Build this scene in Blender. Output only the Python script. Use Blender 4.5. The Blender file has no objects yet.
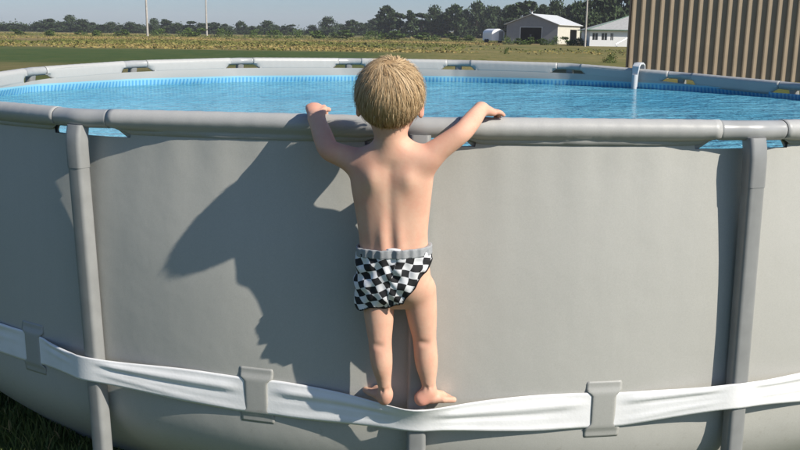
import bpy, math, random
import numpy as np
from mathutils import Vector, Matrix, Quaternion

random.seed(7)
rng = np.random.default_rng(11)
SC = bpy.context.scene
COL = SC.collection
R = math.radians

# ------------------------------------------------------------------ camera
F_PX, PITCH, ROLL = 888.0, R(12.15), R(0.84)      # focal length in pixels of an 800 wide frame
RIM_Z, RIM_R = 1.22, 2.72                          # pool: rim height and radius, centre at the origin
CAM = np.array([-0.09 * RIM_R, -1.865 * RIM_R, RIM_Z + 0.0833 * RIM_R])
TH0, DTH = R(-5.06), R(20.0)                       # first pool leg, spacing of the 18 legs
_f = np.array([0, math.cos(PITCH), -math.sin(PITCH)])
_u0 = np.array([0, math.sin(PITCH), math.cos(PITCH)])
_r0 = np.array([1.0, 0, 0])
_r = _r0 * math.cos(ROLL) + _u0 * math.sin(ROLL)
_u = _u0 * math.cos(ROLL) - _r0 * math.sin(ROLL)
cd = bpy.data.cameras.new('camera')
cam = bpy.data.objects.new('camera', cd)
COL.objects.link(cam)
cam.matrix_world = Matrix(((_r[0], _u[0], -_f[0], CAM[0]), (_r[1], _u[1], -_f[1], CAM[1]),
                           (_r[2], _u[2], -_f[2], CAM[2]), (0, 0, 0, 1)))
cd.sensor_width = 36.0
cd.lens = 36.0 * F_PX / 800.0
cd.clip_start, cd.clip_end = 0.05, 6000.0
SC.camera = cam

# ------------------------------------------------------------------ sky and sun
SUN_AZ, SUN_EL = R(57.0), R(36.8)                  # azimuth measured from straight behind the camera to the right
sdir = Vector((math.sin(SUN_AZ) * math.cos(SUN_EL), -math.cos(SUN_AZ) * math.cos(SUN_EL), math.sin(SUN_EL)))
W = bpy.data.worlds.new('World')
SC.world = W
W.use_nodes = True
wn = W.node_tree.nodes
sky = wn.new('ShaderNodeTexSky')
sky.sky_type = 'NISHITA'
sky.sun_disc = False
sky.sun_elevation = SUN_EL
sky.sun_rotation = math.pi - SUN_AZ
sky.altitude = 0
sky.air_density, sky.dust_density, sky.ozone_density = 0.85, 0.75, 7.0
bg = wn['Background']
bg.inputs['Strength'].default_value = 0.075
W.node_tree.links.new(sky.outputs[0], bg.inputs['Color'])
sl = bpy.data.lights.new('sun', 'SUN')
sl.energy, sl.angle, sl.color = 4.2, R(0.5), (1.0, 0.935, 0.835)
sun = bpy.data.objects.new('sun', sl)
COL.objects.link(sun)
sun.rotation_euler = sdir.to_track_quat('Z', 'Y').to_euler()
SC.view_settings.view_transform = 'Standard'
SC.view_settings.look = 'None'
SC.view_settings.gamma = 1.0
SC.view_settings.use_curve_mapping = False
SC.view_settings.exposure = 0.55


# ------------------------------------------------------------------ pixel helpers
def ray(x, y):
    d = _f + _r * (x - 400) / F_PX + _u * (225 - y) / F_PX
    return d / np.linalg.norm(d)


def project(p):
    v = np.asarray(p, float) - CAM
    z = v @ _f
    return 400 + F_PX * (v @ _r) / z, 225 - F_PX * (v @ _u) / z


def hit_cyl(x, y, rad):
    d = ray(x, y)
    a = d[0] ** 2 + d[1] ** 2
    b = 2 * (CAM[0] * d[0] + CAM[1] * d[1])
    c = CAM[0] ** 2 + CAM[1] ** 2 - rad * rad
    t = (-b - math.sqrt(b * b - 4 * a * c)) / 2 / a
    return CAM + d * t


def smooth(a, b, x):
    t = np.clip((np.asarray(x, float) - a) / (b - a), 0, 1)
    return t * t * (3 - 2 * t)


def terrain(x, y):
    """flat by the pool, land rising slowly towards the far right"""
    x = np.asarray(x, float)
    y = np.asarray(y, float)
    dist = np.maximum(y - CAM[1], 1.0)
    px = F_PX * (x - CAM[0]) / dist
    want = dist / F_PX * np.clip(2.6 + px * 0.0147, 0, 9)
    w = smooth(215, 620, dist)
    return w * want


def on_ground(px, dist):
    """point of the terrain in pixel column px at a given distance from the camera"""
    d = _f + _r * (px - 400) / F_PX + _u * math.tan(PITCH)
    x = CAM[0] + d[0] / d[1] * dist
    y = CAM[1] + dist
    return np.array([x, y, float(terrain(x, y))])


# ------------------------------------------------------------------ materials
MATS = {}


def hexmix(c, k):
    return tuple(min(1, v * k) for v in c)


def mat(name, col, rough=0.5, metal=0.0, var=0.0, vscale=8.0, bump=0.0, bscale=60.0, spec=0.5, detail=4.0, sss=0.0,
        sheen=0.0, coat=0.0):
    m = bpy.data.materials.new(name)
    m.use_nodes = True
    nt = m.node_tree
    b = nt.nodes['Principled BSDF']
    b.inputs['Base Color'].default_value = (*col, 1)
    b.inputs['Roughness'].default_value = rough
    b.inputs['Metallic'].default_value = metal
    b.inputs['Specular IOR Level'].default_value = spec
    if coat:
        b.inputs['Coat Weight'].default_value = coat
    if sss:
        b.inputs['Subsurface Weight'].default_value = sss
        b.inputs['Subsurface Radius'].default_value = (0.012, 0.004, 0.002)
        b.inputs['Subsurface Scale'].default_value = 1.0
    if var or bump:
        tc = nt.nodes.new('ShaderNodeTexCoord')
    if var:
        n = nt.nodes.new('ShaderNodeTexNoise')
        n.inputs['Scale'].default_value = vscale
        n.inputs['Detail'].default_value = detail
        nt.links.new(tc.outputs['Object'], n.inputs['Vector'])
        r = nt.nodes.new('ShaderNodeValToRGB')
        r.color_ramp.elements[0].position = 0.3
        r.color_ramp.elements[1].position = 0.7
        r.color_ramp.elements[0].color = (*hexmix(col, 1 - var), 1)
        r.color_ramp.elements[1].color = (*hexmix(col, 1 + var), 1)
        nt.links.new(n.outputs['Fac'], r.inputs['Fac'])
        nt.links.new(r.outputs['Color'], b.inputs['Base Color'])
    if bump:
        n2 = nt.nodes.new('ShaderNodeTexNoise')
        n2.inputs['Scale'].default_value = bscale
        n2.inputs['Detail'].default_value = 3
        nt.links.new(tc.outputs['Object'], n2.inputs['Vector'])
        bp = nt.nodes.new('ShaderNodeBump')
        bp.inputs['Strength'].default_value = bump
        bp.inputs['Distance'].default_value = 0.01
        nt.links.new(n2.outputs['Fac'], bp.inputs['Height'])
        nt.links.new(bp.outputs['Normal'], b.inputs['Normal'])
    MATS[name] = m
    return m


def nodes_of(m):
    return m.node_tree.nodes, m.node_tree.links, m.node_tree.nodes['Principled BSDF']


def math_node(nt, op, a, b=None, clamp=False):
    n = nt.nodes.new('ShaderNodeMath')
    n.operation = op
    n.use_clamp = clamp
    for i, v in enumerate((a, b)):
        if v is None:
            continue
        if isinstance(v, (int, float)):
            n.inputs[i].default_value = v
        else:
            nt.links.new(v, n.inputs[i])
    return n.outputs[0]


def mix_col(nt, fac, a, b, blend='MIX'):
    n = nt.nodes.new('ShaderNodeMix')
    n.data_type = 'RGBA'
    n.blend_type = blend
    for sock, v in ((n.inputs['Factor'], fac), (n.inputs['A'], a), (n.inputs['B'], b)):
        if isinstance(v, (int, float)):
            sock.default_value = v
        elif isinstance(v, tuple):
            sock.default_value = (*v, 1)
        else:
            nt.links.new(v, sock)
    return n.outputs['Result']


def noise(nt, vec, scale, detail=4.0, rough=0.5):
    n = nt.nodes.new('ShaderNodeTexNoise')
    n.inputs['Scale'].default_value = scale
    n.inputs['Detail'].default_value = detail
    n.inputs['Roughness'].default_value = rough
    if vec is not None:
        nt.links.new(vec, n.inputs['Vector'])
    return n.outputs['Fac']


def vinyl_grey(name, col):
    """grey pool vinyl with a fine weave and faint scuffs"""
    m = mat(name, col, rough=0.42, spec=0.4)
    N, L, b = nodes_of(m)
    nt = m.node_tree
    tc = N.new('ShaderNodeTexCoord')
    uv = tc.outputs['Object']
    big = noise(nt, uv, 2.2, 5, 0.6)
    mp = N.new('ShaderNodeMapping')
    mp.inputs['Scale'].default_value = (9, 9, 1.2)
    L.new(uv, mp.inputs['Vector'])
    streak = noise(nt, mp.outputs[0], 3.0, 4, 0.6)
    fine = noise(nt, uv, 260, 2, 0.5)
    c1 = mix_col(nt, math_node(nt, 'MULTIPLY', big, 0.5), hexmix(col, 1.22), hexmix(col, 0.96))
    c2 = mix_col(nt, math_node(nt, 'MULTIPLY', streak, 0.22), c1, hexmix(col, 0.75))
    c3 = mix_col(nt, math_node(nt, 'MULTIPLY', fine, 0.5), c2, hexmix(col, 0.72))
    sp = N.new('ShaderNodeSeparateXYZ')
    L.new(uv, sp.inputs[0])
    low = math_node(nt, 'MULTIPLY', math_node(nt, 'SUBTRACT', 0.62, sp.outputs['Z']), 1.6, True)
    spl = math_node(nt, 'MULTIPLY', math_node(nt, 'SUBTRACT', noise(nt, uv, 38, 5, 0.7), 0.60), 9.0, True)
    c3 = mix_col(nt, math_node(nt, 'MULTIPLY', math_node(nt, 'MULTIPLY', low, spl), 0.40), c3, (0.20, 0.17, 0.12))
    L.new(c3, b.inputs['Base Color'])
    weave = noise(nt, uv, 420, 2, 0.6)
    slow = noise(nt, uv, 6.0, 3, 0.5)
    h = math_node(nt, 'ADD', math_node(nt, 'MULTIPLY', weave, 0.05), math_node(nt, 'MULTIPLY', slow, 0.9))
    bp = N.new('ShaderNodeBump')
    bp.inputs['Strength'].default_value = 0.25
    bp.inputs['Distance'].default_value = 0.012
    L.new(h, bp.inputs['Height'])
    L.new(bp.outputs[0], b.inputs['Normal'])
    return m


VINYL = vinyl_grey('grey_vinyl', (0.425, 0.42, 0.385))
LOOPV = vinyl_grey('grey_loop_vinyl', (0.36, 0.36, 0.335))
SLEEVE = vinyl_grey('grey_sleeve_vinyl', (0.40, 0.40, 0.385))
STEEL = mat('grey_coated_steel', (0.25, 0.255, 0.25), rough=0.36, var=0.08, vscale=18, spec=0.5)
TEE = mat('grey_tee_plastic', (0.345, 0.35, 0.345), rough=0.28, var=0.06, vscale=25)
STRAP = mat('white_webbing', (0.80, 0.80, 0.79), rough=0.5, var=0.05, vscale=14, bump=0.05, bscale=120)
WHITE = mat('white_plastic', (0.8, 0.8, 0.8), rough=0.3)
GREYW = mat('dull_white_plastic', (0.52, 0.54, 0.55), rough=0.45)
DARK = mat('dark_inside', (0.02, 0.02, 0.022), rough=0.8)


# ------------------------------------------------------------------ mesh helpers
def new_mesh(name, verts, faces, material, parent=None, shade=True):
    me = bpy.data.meshes.new(name)
    verts = np.asarray(verts, dtype=np.float64).reshape(-1, 3)
    me.from_pydata([tuple(v) for v in verts] if len(verts) < 50000 else verts.tolist(), [], faces if isinstance(faces, list) else faces.tolist())
    me.validate()
    if shade:
        me.polygons.foreach_set('use_smooth', [True] * len(me.polygons))
    me.update()
    if shade and len(me.polygons) < 6000:
        me.set_sharp_from_angle(angle=R(42))
    if material is not None:
        me.materials.append(material)
    o = bpy.data.objects.new(name, me)
    COL.objects.link(o)
    if parent is not None:
        o.parent = parent
    return o


def link_copy(src, parent=None, loc=None, rotz=None):
    o = src.copy()
    COL.objects.link(o)
    o.parent = parent
    if loc is not None:
        o.location = loc
    if rotz is not None:
        o.rotation_euler = (0, 0, rotz)
    return o


def empty(name, loc=(0, 0, 0)):
    o = bpy.data.objects.new(name, None)
    o.empty_display_size = 0.1
    COL.objects.link(o)
    o.location = loc
    return o


def tag(o, label, cat, group=None):
    o['label'] = label
    o['category'] = cat
    if group:
        o['group'] = group
    return o


def struct(o, kind='structure'):
    o['kind'] = kind
    return o


class MB:
    """collects quads and triangles"""

    def __init__(self):
        self.v, self.f = [], []

    def add(self, verts, faces):
        n = len(self.v)
        self.v += [tuple(p) for p in verts]
        self.f += [tuple(i + n for i in f) for f in faces]

    def box(self, lo, hi, mtx=None):
        x0, y0, z0 = lo
        x1, y1, z1 = hi
        vs = [(x0, y0, z0), (x1, y0, z0), (x1, y1, z0), (x0, y1, z0), (x0, y0, z1), (x1, y0, z1), (x1, y1, z1), (x0, y1, z1)]
        if mtx is not None:
            vs = [tuple(mtx @ Vector(p)) for p in vs]
        self.add(vs, [(0, 3, 2, 1), (4, 5, 6, 7), (0, 1, 5, 4), (1, 2, 6, 5), (2, 3, 7, 6), (3, 0, 4, 7)])

    def tube(self, pts, rads, seg=16, caps=True, flat=(1, 1), upv=None):
        pts = [np.asarray(p, float) for p in pts]
        base = len(self.v)
        n = len(pts)
        if not hasattr(rads, '__len__'):
            rads = [rads] * n
        for i, p in enumerate(pts):
            t = pts[min(i + 1, n - 1)] - pts[max(i - 1, 0)]
            t = t / np.linalg.norm(t)
            upx = np.array(upv if upv is not None else ((0, 0, 1) if abs(t[2]) < 0.9 else (1, 0, 0)), float)
            a = np.cross(t, upx)
            a /= np.linalg.norm(a)
            b = np.cross(a, t)
            for k in range(seg):
                ang = 2 * math.pi * k / seg
                self.v.append(tuple(p + rads[i] * (a * math.cos(ang) * flat[0] + b * math.sin(ang) * flat[1])))
        for i in range(n - 1):
            for k in range(seg):
                k2 = (k + 1) % seg
                self.f.append((base + i * seg + k, base + i * seg + k2, base + (i + 1) * seg + k2, base + (i + 1) * seg + k))
        if caps:
            self.f.append(tuple(base + k for k in range(seg))[::-1])
            self.f.append(tuple(base + (n - 1) * seg + k for k in range(seg)))

    def build(self, name, material, parent=None, shade=True):
        return new_mesh(name, self.v, self.f, material, parent, shade)


def rounded_rect(w, d, r, n=4):
    out = []
    for cx, cy, a0 in ((w / 2 - r, d / 2 - r, 0), (-w / 2 + r, d / 2 - r, 90), (-w / 2 + r, -d / 2 + r, 180), (w / 2 - r, -d / 2 + r, 270)):
        for k in range(n + 1):
            a = R(a0 + 90 * k / n)
            out.append((cx + r * math.cos(a), cy + r * math.sin(a)))
    return out


# ------------------------------------------------------------------ ground
def build_ground():
    xs = np.concatenate([-np.geomspace(1600, 4, 60), np.linspace(-3.8, 3.8, 24), np.geomspace(4, 1600, 60)])
    ys = np.concatenate([np.linspace(-60, -9, 10), np.linspace(-8, 8, 40), np.geomspace(8.5, 3200, 110)])
    X, Y = np.meshgrid(xs, ys)
    Z = terrain(X, Y)
    nx, ny = len(xs), len(ys)
    V = np.stack([X, Y, Z], -1).reshape(-1, 3)
    i = np.arange(nx * ny).reshape(ny, nx)
    Fc = np.stack([i[:-1, :-1], i[:-1, 1:], i[1:, 1:], i[1:, :-1]], -1).reshape(-1, 4)
    m = mat('field_ground', (0.1, 0.1, 0.04), rough=0.95, spec=0.1)
    N, L, b = nodes_of(m)
    nt = m.node_tree
    geo = N.new('ShaderNodeNewGeometry')
    sep = N.new('ShaderNodeSeparateXYZ')
    L.new(geo.outputs['Position'], sep.inputs[0])
    mp = N.new('ShaderNodeMapping')
    mp.inputs['Scale'].default_value = (0.35, 1.0, 1.0)
    L.new(geo.outputs['Position'], mp.inputs['Vector'])
    pos = mp.outputs[0]
    n1 = noise(nt, pos, 0.05, 5, 0.6)
    mp2 = N.new('ShaderNodeMapping')
    mp2.inputs['Scale'].default_value = (1.5, 0.28, 0.5)
    L.new(geo.outputs['Position'], mp2.inputs['Vector'])
    n2 = noise(nt, mp2.outputs[0], 0.6, 6, 0.7)
    n3 = noise(nt, geo.outputs['Position'], 9.0, 4, 0.7)
    # strips of land lie across the view: y drives them, wandering a little
    yy = math_node(nt, 'ADD', sep.outputs['Y'], math_node(nt, 'MULTIPLY', sep.outputs['X'], -0.10))
    wob = math_node(nt, 'MULTIPLY', math_node(nt, 'SUBTRACT', n1, 0.5), math_node(nt, 'MULTIPLY', yy, 0.75))
    wob2 = math_node(nt, 'MULTIPLY', math_node(nt, 'SUBTRACT', noise(nt, pos, 0.16, 6, 0.7), 0.5), math_node(nt, 'MULTIPLY', yy, 0.45))
    yw = math_node(nt, 'ADD', math_node(nt, 'ADD', yy, wob), wob2)
    lg = math_node(nt, 'LOGARITHM', math_node(nt, 'MAXIMUM', yw, 1.0), 10.0)
    fac = math_node(nt, 'DIVIDE', lg, 3.3)
    ramp = N.new('ShaderNodeValToRGB')
    cr = ramp.color_ramp
    stops = [(1, (0.055, 0.085, 0.022)), (18, (0.06, 0.085, 0.022)), (31, (0.20, 0.16, 0.07)), (38, (0.055, 0.092, 0.028)), (62, (0.06, 0.098, 0.030)),
             (76, (0.30, 0.22, 0.10)), (92, (0.27, 0.21, 0.09)), (102, (0.08, 0.10, 0.03)), (125, (0.32, 0.22, 0.11)),
             (165, (0.28, 0.20, 0.09)), (210, (0.19, 0.17, 0.06)), (330, (0.22, 0.20, 0.08)), (700, (0.22, 0.21, 0.09))]
    while len(cr.elements) < len(stops):
        cr.elements.new(0.5)
    for e, (y, c) in zip(cr.elements, stops):
        e.position = math.log10(max(y, 1)) / 3.3
        e.color = (*c, 1)
    L.new(fac, ramp.inputs['Fac'])
    # right of the pole the turned hay field lies nearer, so the strip of green thins out
    rgt = math_node(nt, 'MULTIPLY', math_node(nt, 'SUBTRACT', math_node(nt, 'DIVIDE', sep.outputs['X'], math_node(nt, 'MAXIMUM', sep.outputs['Y'], 1.0)), -0.06), 9.0, True)
    band = math_node(nt, 'MULTIPLY', math_node(nt, 'GREATER_THAN', yw, 30.0), math_node(nt, 'LESS_THAN', yw, 150.0))
    hayf = math_node(nt, 'MULTIPLY', rgt, band)
    hay = N.new('ShaderNodeValToRGB')
    hay.color_ramp.elements[0].color = (0.13, 0.14, 0.04, 1)
    hay.color_ramp.elements[1].color = (0.34, 0.26, 0.11, 1)
    hay.color_ramp.elements[0].position, hay.color_ramp.elements[1].position = 0.42, 0.58
    L.new(math_node(nt, 'ADD', math_node(nt, 'MULTIPLY', n2, 0.55), math_node(nt, 'MULTIPLY', n1, 0.45)), hay.inputs['Fac'])
    c0 = mix_col(nt, hayf, ramp.outputs['Color'], hay.outputs['Color'])
    mp3 = N.new('ShaderNodeMapping')
    mp3.inputs['Scale'].default_value = (0.7, 0.16, 0.3)
    mp3.inputs['Location'].default_value = (31, 7, 3)
    L.new(geo.outputs['Position'], mp3.inputs['Vector'])
    n4 = noise(nt, mp3.outputs[0], 0.55, 7, 0.75)
    far = math_node(nt, 'MULTIPLY', math_node(nt, 'SUBTRACT', sep.outputs['Y'], 60.0), 0.03, True)
    c1 = mix_col(nt, math_node(nt, 'MULTIPLY', math_node(nt, 'MULTIPLY', math_node(nt, 'SUBTRACT', n2, 0.50), 5.0, True), 0.75), c0, (0.055, 0.085, 0.022))
    c1 = mix_col(nt, math_node(nt, 'MULTIPLY', math_node(nt, 'MULTIPLY', math_node(nt, 'SUBTRACT', n4, 0.54), 7.0, True), math_node(nt, 'MULTIPLY', far, 0.8)), c1, (0.36, 0.24, 0.11))
    mp4 = N.new('ShaderNodeMapping')
    mp4.inputs['Scale'].default_value = (0.9, 0.35, 0.5)
    mp4.inputs['Location'].default_value = (11, 3, 0)
    L.new(geo.outputs['Position'], mp4.inputs['Vector'])
    n5 = noise(nt, mp4.outputs[0], 0.8, 6, 0.8)
    c1 = mix_col(nt, math_node(nt, 'MULTIPLY', math_node(nt, 'SUBTRACT', n5, 0.42), 3.0, True), c1, mix_col(nt, 0.55, c1, (0.15, 0.15, 0.05)))
    c2 = mix_col(nt, math_node(nt, 'MULTIPLY', n3, 0.45), c1, (0.03, 0.045, 0.012))
    L.new(c2, b.inputs['Base Color'])
    bp = N.new('ShaderNodeBump')
    bp.inputs['Strength'].default_value = 0.8
    bp.inputs['Distance'].default_value = 0.15
    L.new(n2, bp.inputs['Height'])
    L.new(bp.outputs[0], b.inputs['Normal'])
    struct(new_mesh('ground', V, Fc, m))


build_ground()

# ------------------------------------------------------------------ pool
ZT = np.array([(-180, .015), (-156, .02), (-138, .02), (-130, .01), (-122, .005), (-111, -.0015), (-104, -.02), (-98, -.048), (-85, -.05),
               (-60, -.02), (-34, 0), (-30, -.004), (-24, -.002), (-12, .008), (-4, .0125), (3, .0156), (8, .011), (12, .0085), (19, .007),
               (50, -.02), (90, -.055), (114, -.064), (123, -.055), (132, -.041), (144, -.008), (150, .005), (160, .0105), (178, .015), (180, .015)])


def rim_dz(th):
    d = (np.degrees(th) + 180) % 360 - 180
    return np.interp(d, ZT[:, 0], ZT[:, 1])


JT = [TH0 + k * DTH for k in range(18)]
JT[0] += R(1.0)
JT[1] += R(0.55)
JT[17] -= R(1.0)
LEAN = {17: 0.040, 1: 0.018, 0: 0.006}          # sideways lean of some legs, metres at the foot
JP = [np.array([RIM_R * math.sin(t), -RIM_R * math.cos(t), RIM_Z - 0.028 + float(rim_dz(t))]) for t in JT]


def arc_from_leg(th):
    """signed metres along the wall from the nearest leg"""
    d = (np.asarray(th, float)[..., None] - np.array(JT) + math.pi) % (2 * math.pi) - math.pi
    i = np.argmin(np.abs(d), axis=-1)
    return np.take_along_axis(d, i[..., None], -1)[..., 0] * RIM_R


ZR = np.array([(0, 2.485), (.05, 2.545), (.1, 2.598), (.15, 2.643), (.2, 2.678), (.25, 2.700), (.3, 2.710), (.36, 2.714), (.45, 2.716), (.6, 2.715), (.8, 2.708), (1.0, 2.695),
               (1.1, 2.688), (1.16, 2.684), (1.25, 2.680)])


def cheb(zz):
    # smooth interpolation of the wall profile
    z = np.asarray(zz, float)
    h = 0.03
    return (np.interp(z - h, ZR[:, 0], ZR[:, 1]) + 2 * np.interp(z, ZR[:, 0], ZR[:, 1]) + np.interp(z + h, ZR[:, 0], ZR[:, 1])) / 4


def wall_r(th, z):
    r = cheb(z)
    drop = np.maximum(RIM_Z - z, 0)
    top = np.exp(-(drop / 0.16))
    w = 0.0030 * np.sin(th * 61 + 1.3) * np.sin(th * 23 + 0.4) + 0.0018 * np.sin(th * 143 + 2.0 * np.sin(th * 9))
    r = r + w * top * smooth(0.02, 0.1, drop)
    r = r + 0.0035 * np.sin(th * 7 + 3 * z + 1) * np.sin(z * 4 + th * 3) * smooth(0.0, 0.3, z)
    # liner bellies out a little between the legs
    ph = ((th - TH0) % DTH) / DTH
    r = r + 0.006 * np.sin(math.pi * ph) ** 2 * smooth(1.1, 0.7, z)
    return r


def inner_r(th):
    """radius of the inner face where it hangs straight down from the pipe"""
    th = np.asarray(th, float)
    q = (arc_from_leg(th) / RIM_R)
    a = np.abs(q)
    return RIM_R * math.cos(DTH / 2) / np.cos(DTH / 2 - np.minimum(a, DTH / 2)) - 0.0275


def build_pool():
    root = tag(empty('above_ground_pool'), 'large round grey vinyl pool on a steel frame with a white strap', 'pool')
    nth = 18 * 44
    th = TH0 + np.arange(nth) * 2 * math.pi / nth
    cut = -0.082
    zrow = [0.0, .03, .06, .09, .12, .15, .18, .21, .24, .27, .3, .33, .37, .42, .48, .55, .62, .69, .76, .83, .9, .96, 1.01, 1.05, 1.08]
    nz = len(zrow) + 3
    Tn = np.tile(th, (nz, 1))
    dz = rim_dz(th)
    Zs = np.zeros((nz, nth))
    for i, z in enumerate(zrow):
        Zs[i] = z + dz * smooth(0.5, 1.1, z)
    Zs[nz - 3] = RIM_Z + cut + dz - 0.012
    Zs[nz - 2] = RIM_Z + cut + dz
    Zs[nz - 1] = RIM_Z - 0.022 + dz
    ph = arc_from_leg(th)
    ph_face = arc_from_leg(th + math.pi / nth)
    open_face = np.abs(ph_face) < 0.155
    # cut corners slant outwards at the top
    shift = np.zeros(nth)
    for k in range(nth):
        if open_face[k] != open_face[k - 1]:
            shift[k] = np.sign(ph[k]) * 0.012 / RIM_R
    Tn[nz - 1] += shift
    Rr = np.array([wall_r(Tn[i], Zs[i] - (dz if i >= nz - 3 else 0)) for i in range(nz)])
    idx = np.arange(nz * nth).reshape(nz, nth)
    nxt = np.roll(idx, -1, axis=1)
    keep = np.ones((nz - 1, nth), bool)
    keep[nz - 2, open_face] = False
    Fo = np.stack([idx[:-1], nxt[:-1], nxt[1:], idx[1:]], -1)[keep]
    Vo = np.stack([Rr * np.sin(Tn), -Rr * np.cos(Tn), Zs], -1).reshape(-1, 3)
    new_mesh('liner_wall', Vo, Fo, VINYL, root)
    # inner liner
    m = mat('inner_liner_vinyl', (0.6, 0.6, 0.58), rough=0.4)
    N, L, b = nodes_of(m)
    nt = m.node_tree
    geo = N.new('ShaderNodeNewGeometry')
    sep = N.new('ShaderNodeSeparateXYZ')
    L.new(geo.outputs['Position'], sep.inputs[0])
    ang = math_node(nt, 'ARCTAN2', sep.outputs['X'], sep.outputs['Y'])
    u = math_node(nt, 'FRACT', math_node(nt, 'MULTIPLY', ang, 2.7 / 0.032))
    z = sep.outputs['Z']
    tile = math_node(nt, 'LESS_THAN', u, 0.5)
    blue = mix_col(nt, tile, (0.09, 0.31, 0.54), (0.22, 0.48, 0.60))
    rowb = math_node(nt, 'GREATER_THAN', z, 1.084)
    c1 = mix_col(nt, rowb, blue, (0.24, 0.49, 0.60))
    below = math_node(nt, 'LESS_THAN', z, 1.046)
    c2 = mix_col(nt, below, c1, (0.06, 0.26, 0.45))
    above = math_node(nt, 'GREATER_THAN', z, 1.096)
    c3 = mix_col(nt, above, c2, (0.37, 0.37, 0.355))
    L.new(c3, b.inputs['Base Color'])
    zi = [0.85, 0.95, 1.02, 1.05, 1.08]
    rows = nz - 3
    Zi = np.zeros((len(zi) + 3, nth))
    for i, q in enumerate(zi):
        Zi[i] = q
    Zi[-3], Zi[-2], Zi[-1] = Zs[nz - 3], Zs[nz - 2], Zs[nz - 1]
    Ti = np.tile(th, (len(zi) + 3, 1))
    Ti[-1] += shift
    Ri = np.array([wall_r(Ti[i], Zi[i] - (dz if i >= len(zi) else 0)) - 0.005 for i in range(len(zi) + 3)])
    Ri = np.where(Zi > 1.04, np.minimum(Ri, Ri + (inner_r(Ti) - Ri) * smooth(1.0, 1.10, Zi)), Ri)
    n2 = len(zi) + 3
    idx = np.arange(n2 * nth).reshape(n2, nth)
    nxt = np.roll(idx, -1, axis=1)
    keep = np.ones((n2 - 1, nth), bool)
    keep[n2 - 2, open_face] = False
    Fi = np.stack([idx[:-1], idx[1:], nxt[1:], nxt[:-1]], -1)[keep]
    new_mesh('inner_liner', np.stack([Ri * np.sin(Ti), -Ri * np.cos(Ti), Zi], -1).reshape(-1, 3), Fi, m, root)

    leg_proto = None
    for k in range(18):
        a, c = JP[k], JP[(k + 1) % 18]
        e = (c - a) / np.linalg.norm(c - a)
        ln = np.linalg.norm(c - a)
        # bare pipe with the vinyl sleeve round its middle
        mb = MB()
        mb.tube([a + e * 0.05, a + e * (ln - 0.05)], 0.0245, 20)
        rail = mb.build('top_rail', STEEL, root)
        # vinyl sleeve: wraps over the pipe and is welded to the wall below it
        V, Fc = [], []
        s0, s1 = 0.1015, ln - 0.1015
        nseg = 40
        nrm = np.cross(e, (0, 0, 1.0))
        nrm /= np.linalg.norm(nrm)
        if nrm @ a < 0:
            nrm = -nrm
        npf = 0
        for i in range(nseg + 1):
            t = i / nseg
            p = a + e * (s0 + (s1 - s0) * t)
            tp = math.atan2(p[0], -p[1])
            rp = math.hypot(p[0], p[1])
            zw = p[2] - 0.046
            wout = float(wall_r(tp, zw - rim_dz(tp))) - rp + 0.0025
            win = min(wout - 0.0075, float(inner_r(np.array([tp]))[0]) - rp - 0.0005)
            rr = 0.0285 + 0.0005 * math.sin(i * 2.1 + k)
            slack = 0.004 * math.sin(math.pi * t)
            ends = min(s0 + (s1 - s0) * t, ln - s0 - (s1 - s0) * t)
            skirt = float(smooth(0.100, 0.172, ends))
            prof = [(win + 0.0035, -0.068), (min(win, -0.020), -0.045), (-rr * .985, -0.016)]
            prof += [(-rr * math.cos(R(g)), rr * math.sin(R(g))) for g in range(-5, 205, 15)]
            prof += [(rr * .80, -rr * .62), (rr * .5, -rr * .88), (max(min(wout, .012), -0.012), -0.0325), (wout, -0.044)]
            # ease the two ends: the inner flap hugs the pipe at the cut-out
            npf = len(prof)
            for j, (x, z) in enumerate(prof):
                if z < -0.024:
                    z2 = -0.024 + (z + 0.024) * skirt
                    x = x * skirt + (-0.006 if j < 4 else 0.006) * (1 - skirt)
                    z = z2 if skirt > 0.02 else -0.0245
                V.append(p + nrm * x + np.array([0, 0, z]))
        for i in range(nseg):
            for j in range(npf - 1):
                Fc.append((i * npf + j, (i + 1) * npf + j, (i + 1) * npf + j + 1, i * npf + j + 1))
        so = new_mesh('rail_sleeve', V, Fc, SLEEVE, rail)
        md = so.modifiers.new('thick', 'SOLIDIFY')
        md.thickness = 0.0012
        md.offset = 0
        # tee joint
        t = JT[k]
        rad = np.array([math.sin(t), -math.cos(t), 0])
        prv = JP[k - 1]
        e0 = (prv - a) / np.linalg.norm(prv - a)
        mb = MB()
        pts = [a + e0 * s for s in (0.100, 0.099, 0.094, 0.093, 0.05, 0.03, 0.012)] + [a - rad * 0.002] + [a + e * s for s in (0.012, 0.03, 0.05, 0.093, 0.094, 0.099, 0.100)]
        rs = [0.0274, 0.0278, 0.0278, 0.0276, 0.0276, 0.0278, 0.028, 0.028, 0.028, 0.0278, 0.0276, 0.0276, 0.0278, 0.0278, 0.0274]
        mb.tube(pts, rs, 22)
        tee = mb.build('tee_joint', TEE, root)
        # socket and leg: rounded rectangular tubes, built in a local frame
        mb = MB()
        tang = np.array([math.cos(t), math.sin(t), 0])

        lean = LEAN.get(k, 0.0)

        def prism(sections):
            n0 = len(mb.v)
            cnt = None
            for (rc, z, w, d) in sections:
                pr = rounded_rect(w, d, 0.0125)
                cnt = len(pr)
                for (x, y) in pr:
                    p = tang * (x + lean * (1 - z / 1.1)) + rad * (rc + y)
                    mb.v.append((p[0], p[1], z))
            for i in range(len(sections) - 1):
                for j in range(cnt):
                    j2 = (j + 1) % cnt
                    mb.f.append((n0 + i * cnt + j, n0 + i * cnt + j2, n0 + (i + 1) * cnt + j2, n0 + (i + 1) * cnt + j))
            mb.f.append(tuple(n0 + j for j in range(cnt))[::-1])
            mb.f.append(tuple(n0 + (len(sections) - 1) * cnt + j for j in range(cnt)))
        zt = a[2]
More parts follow.
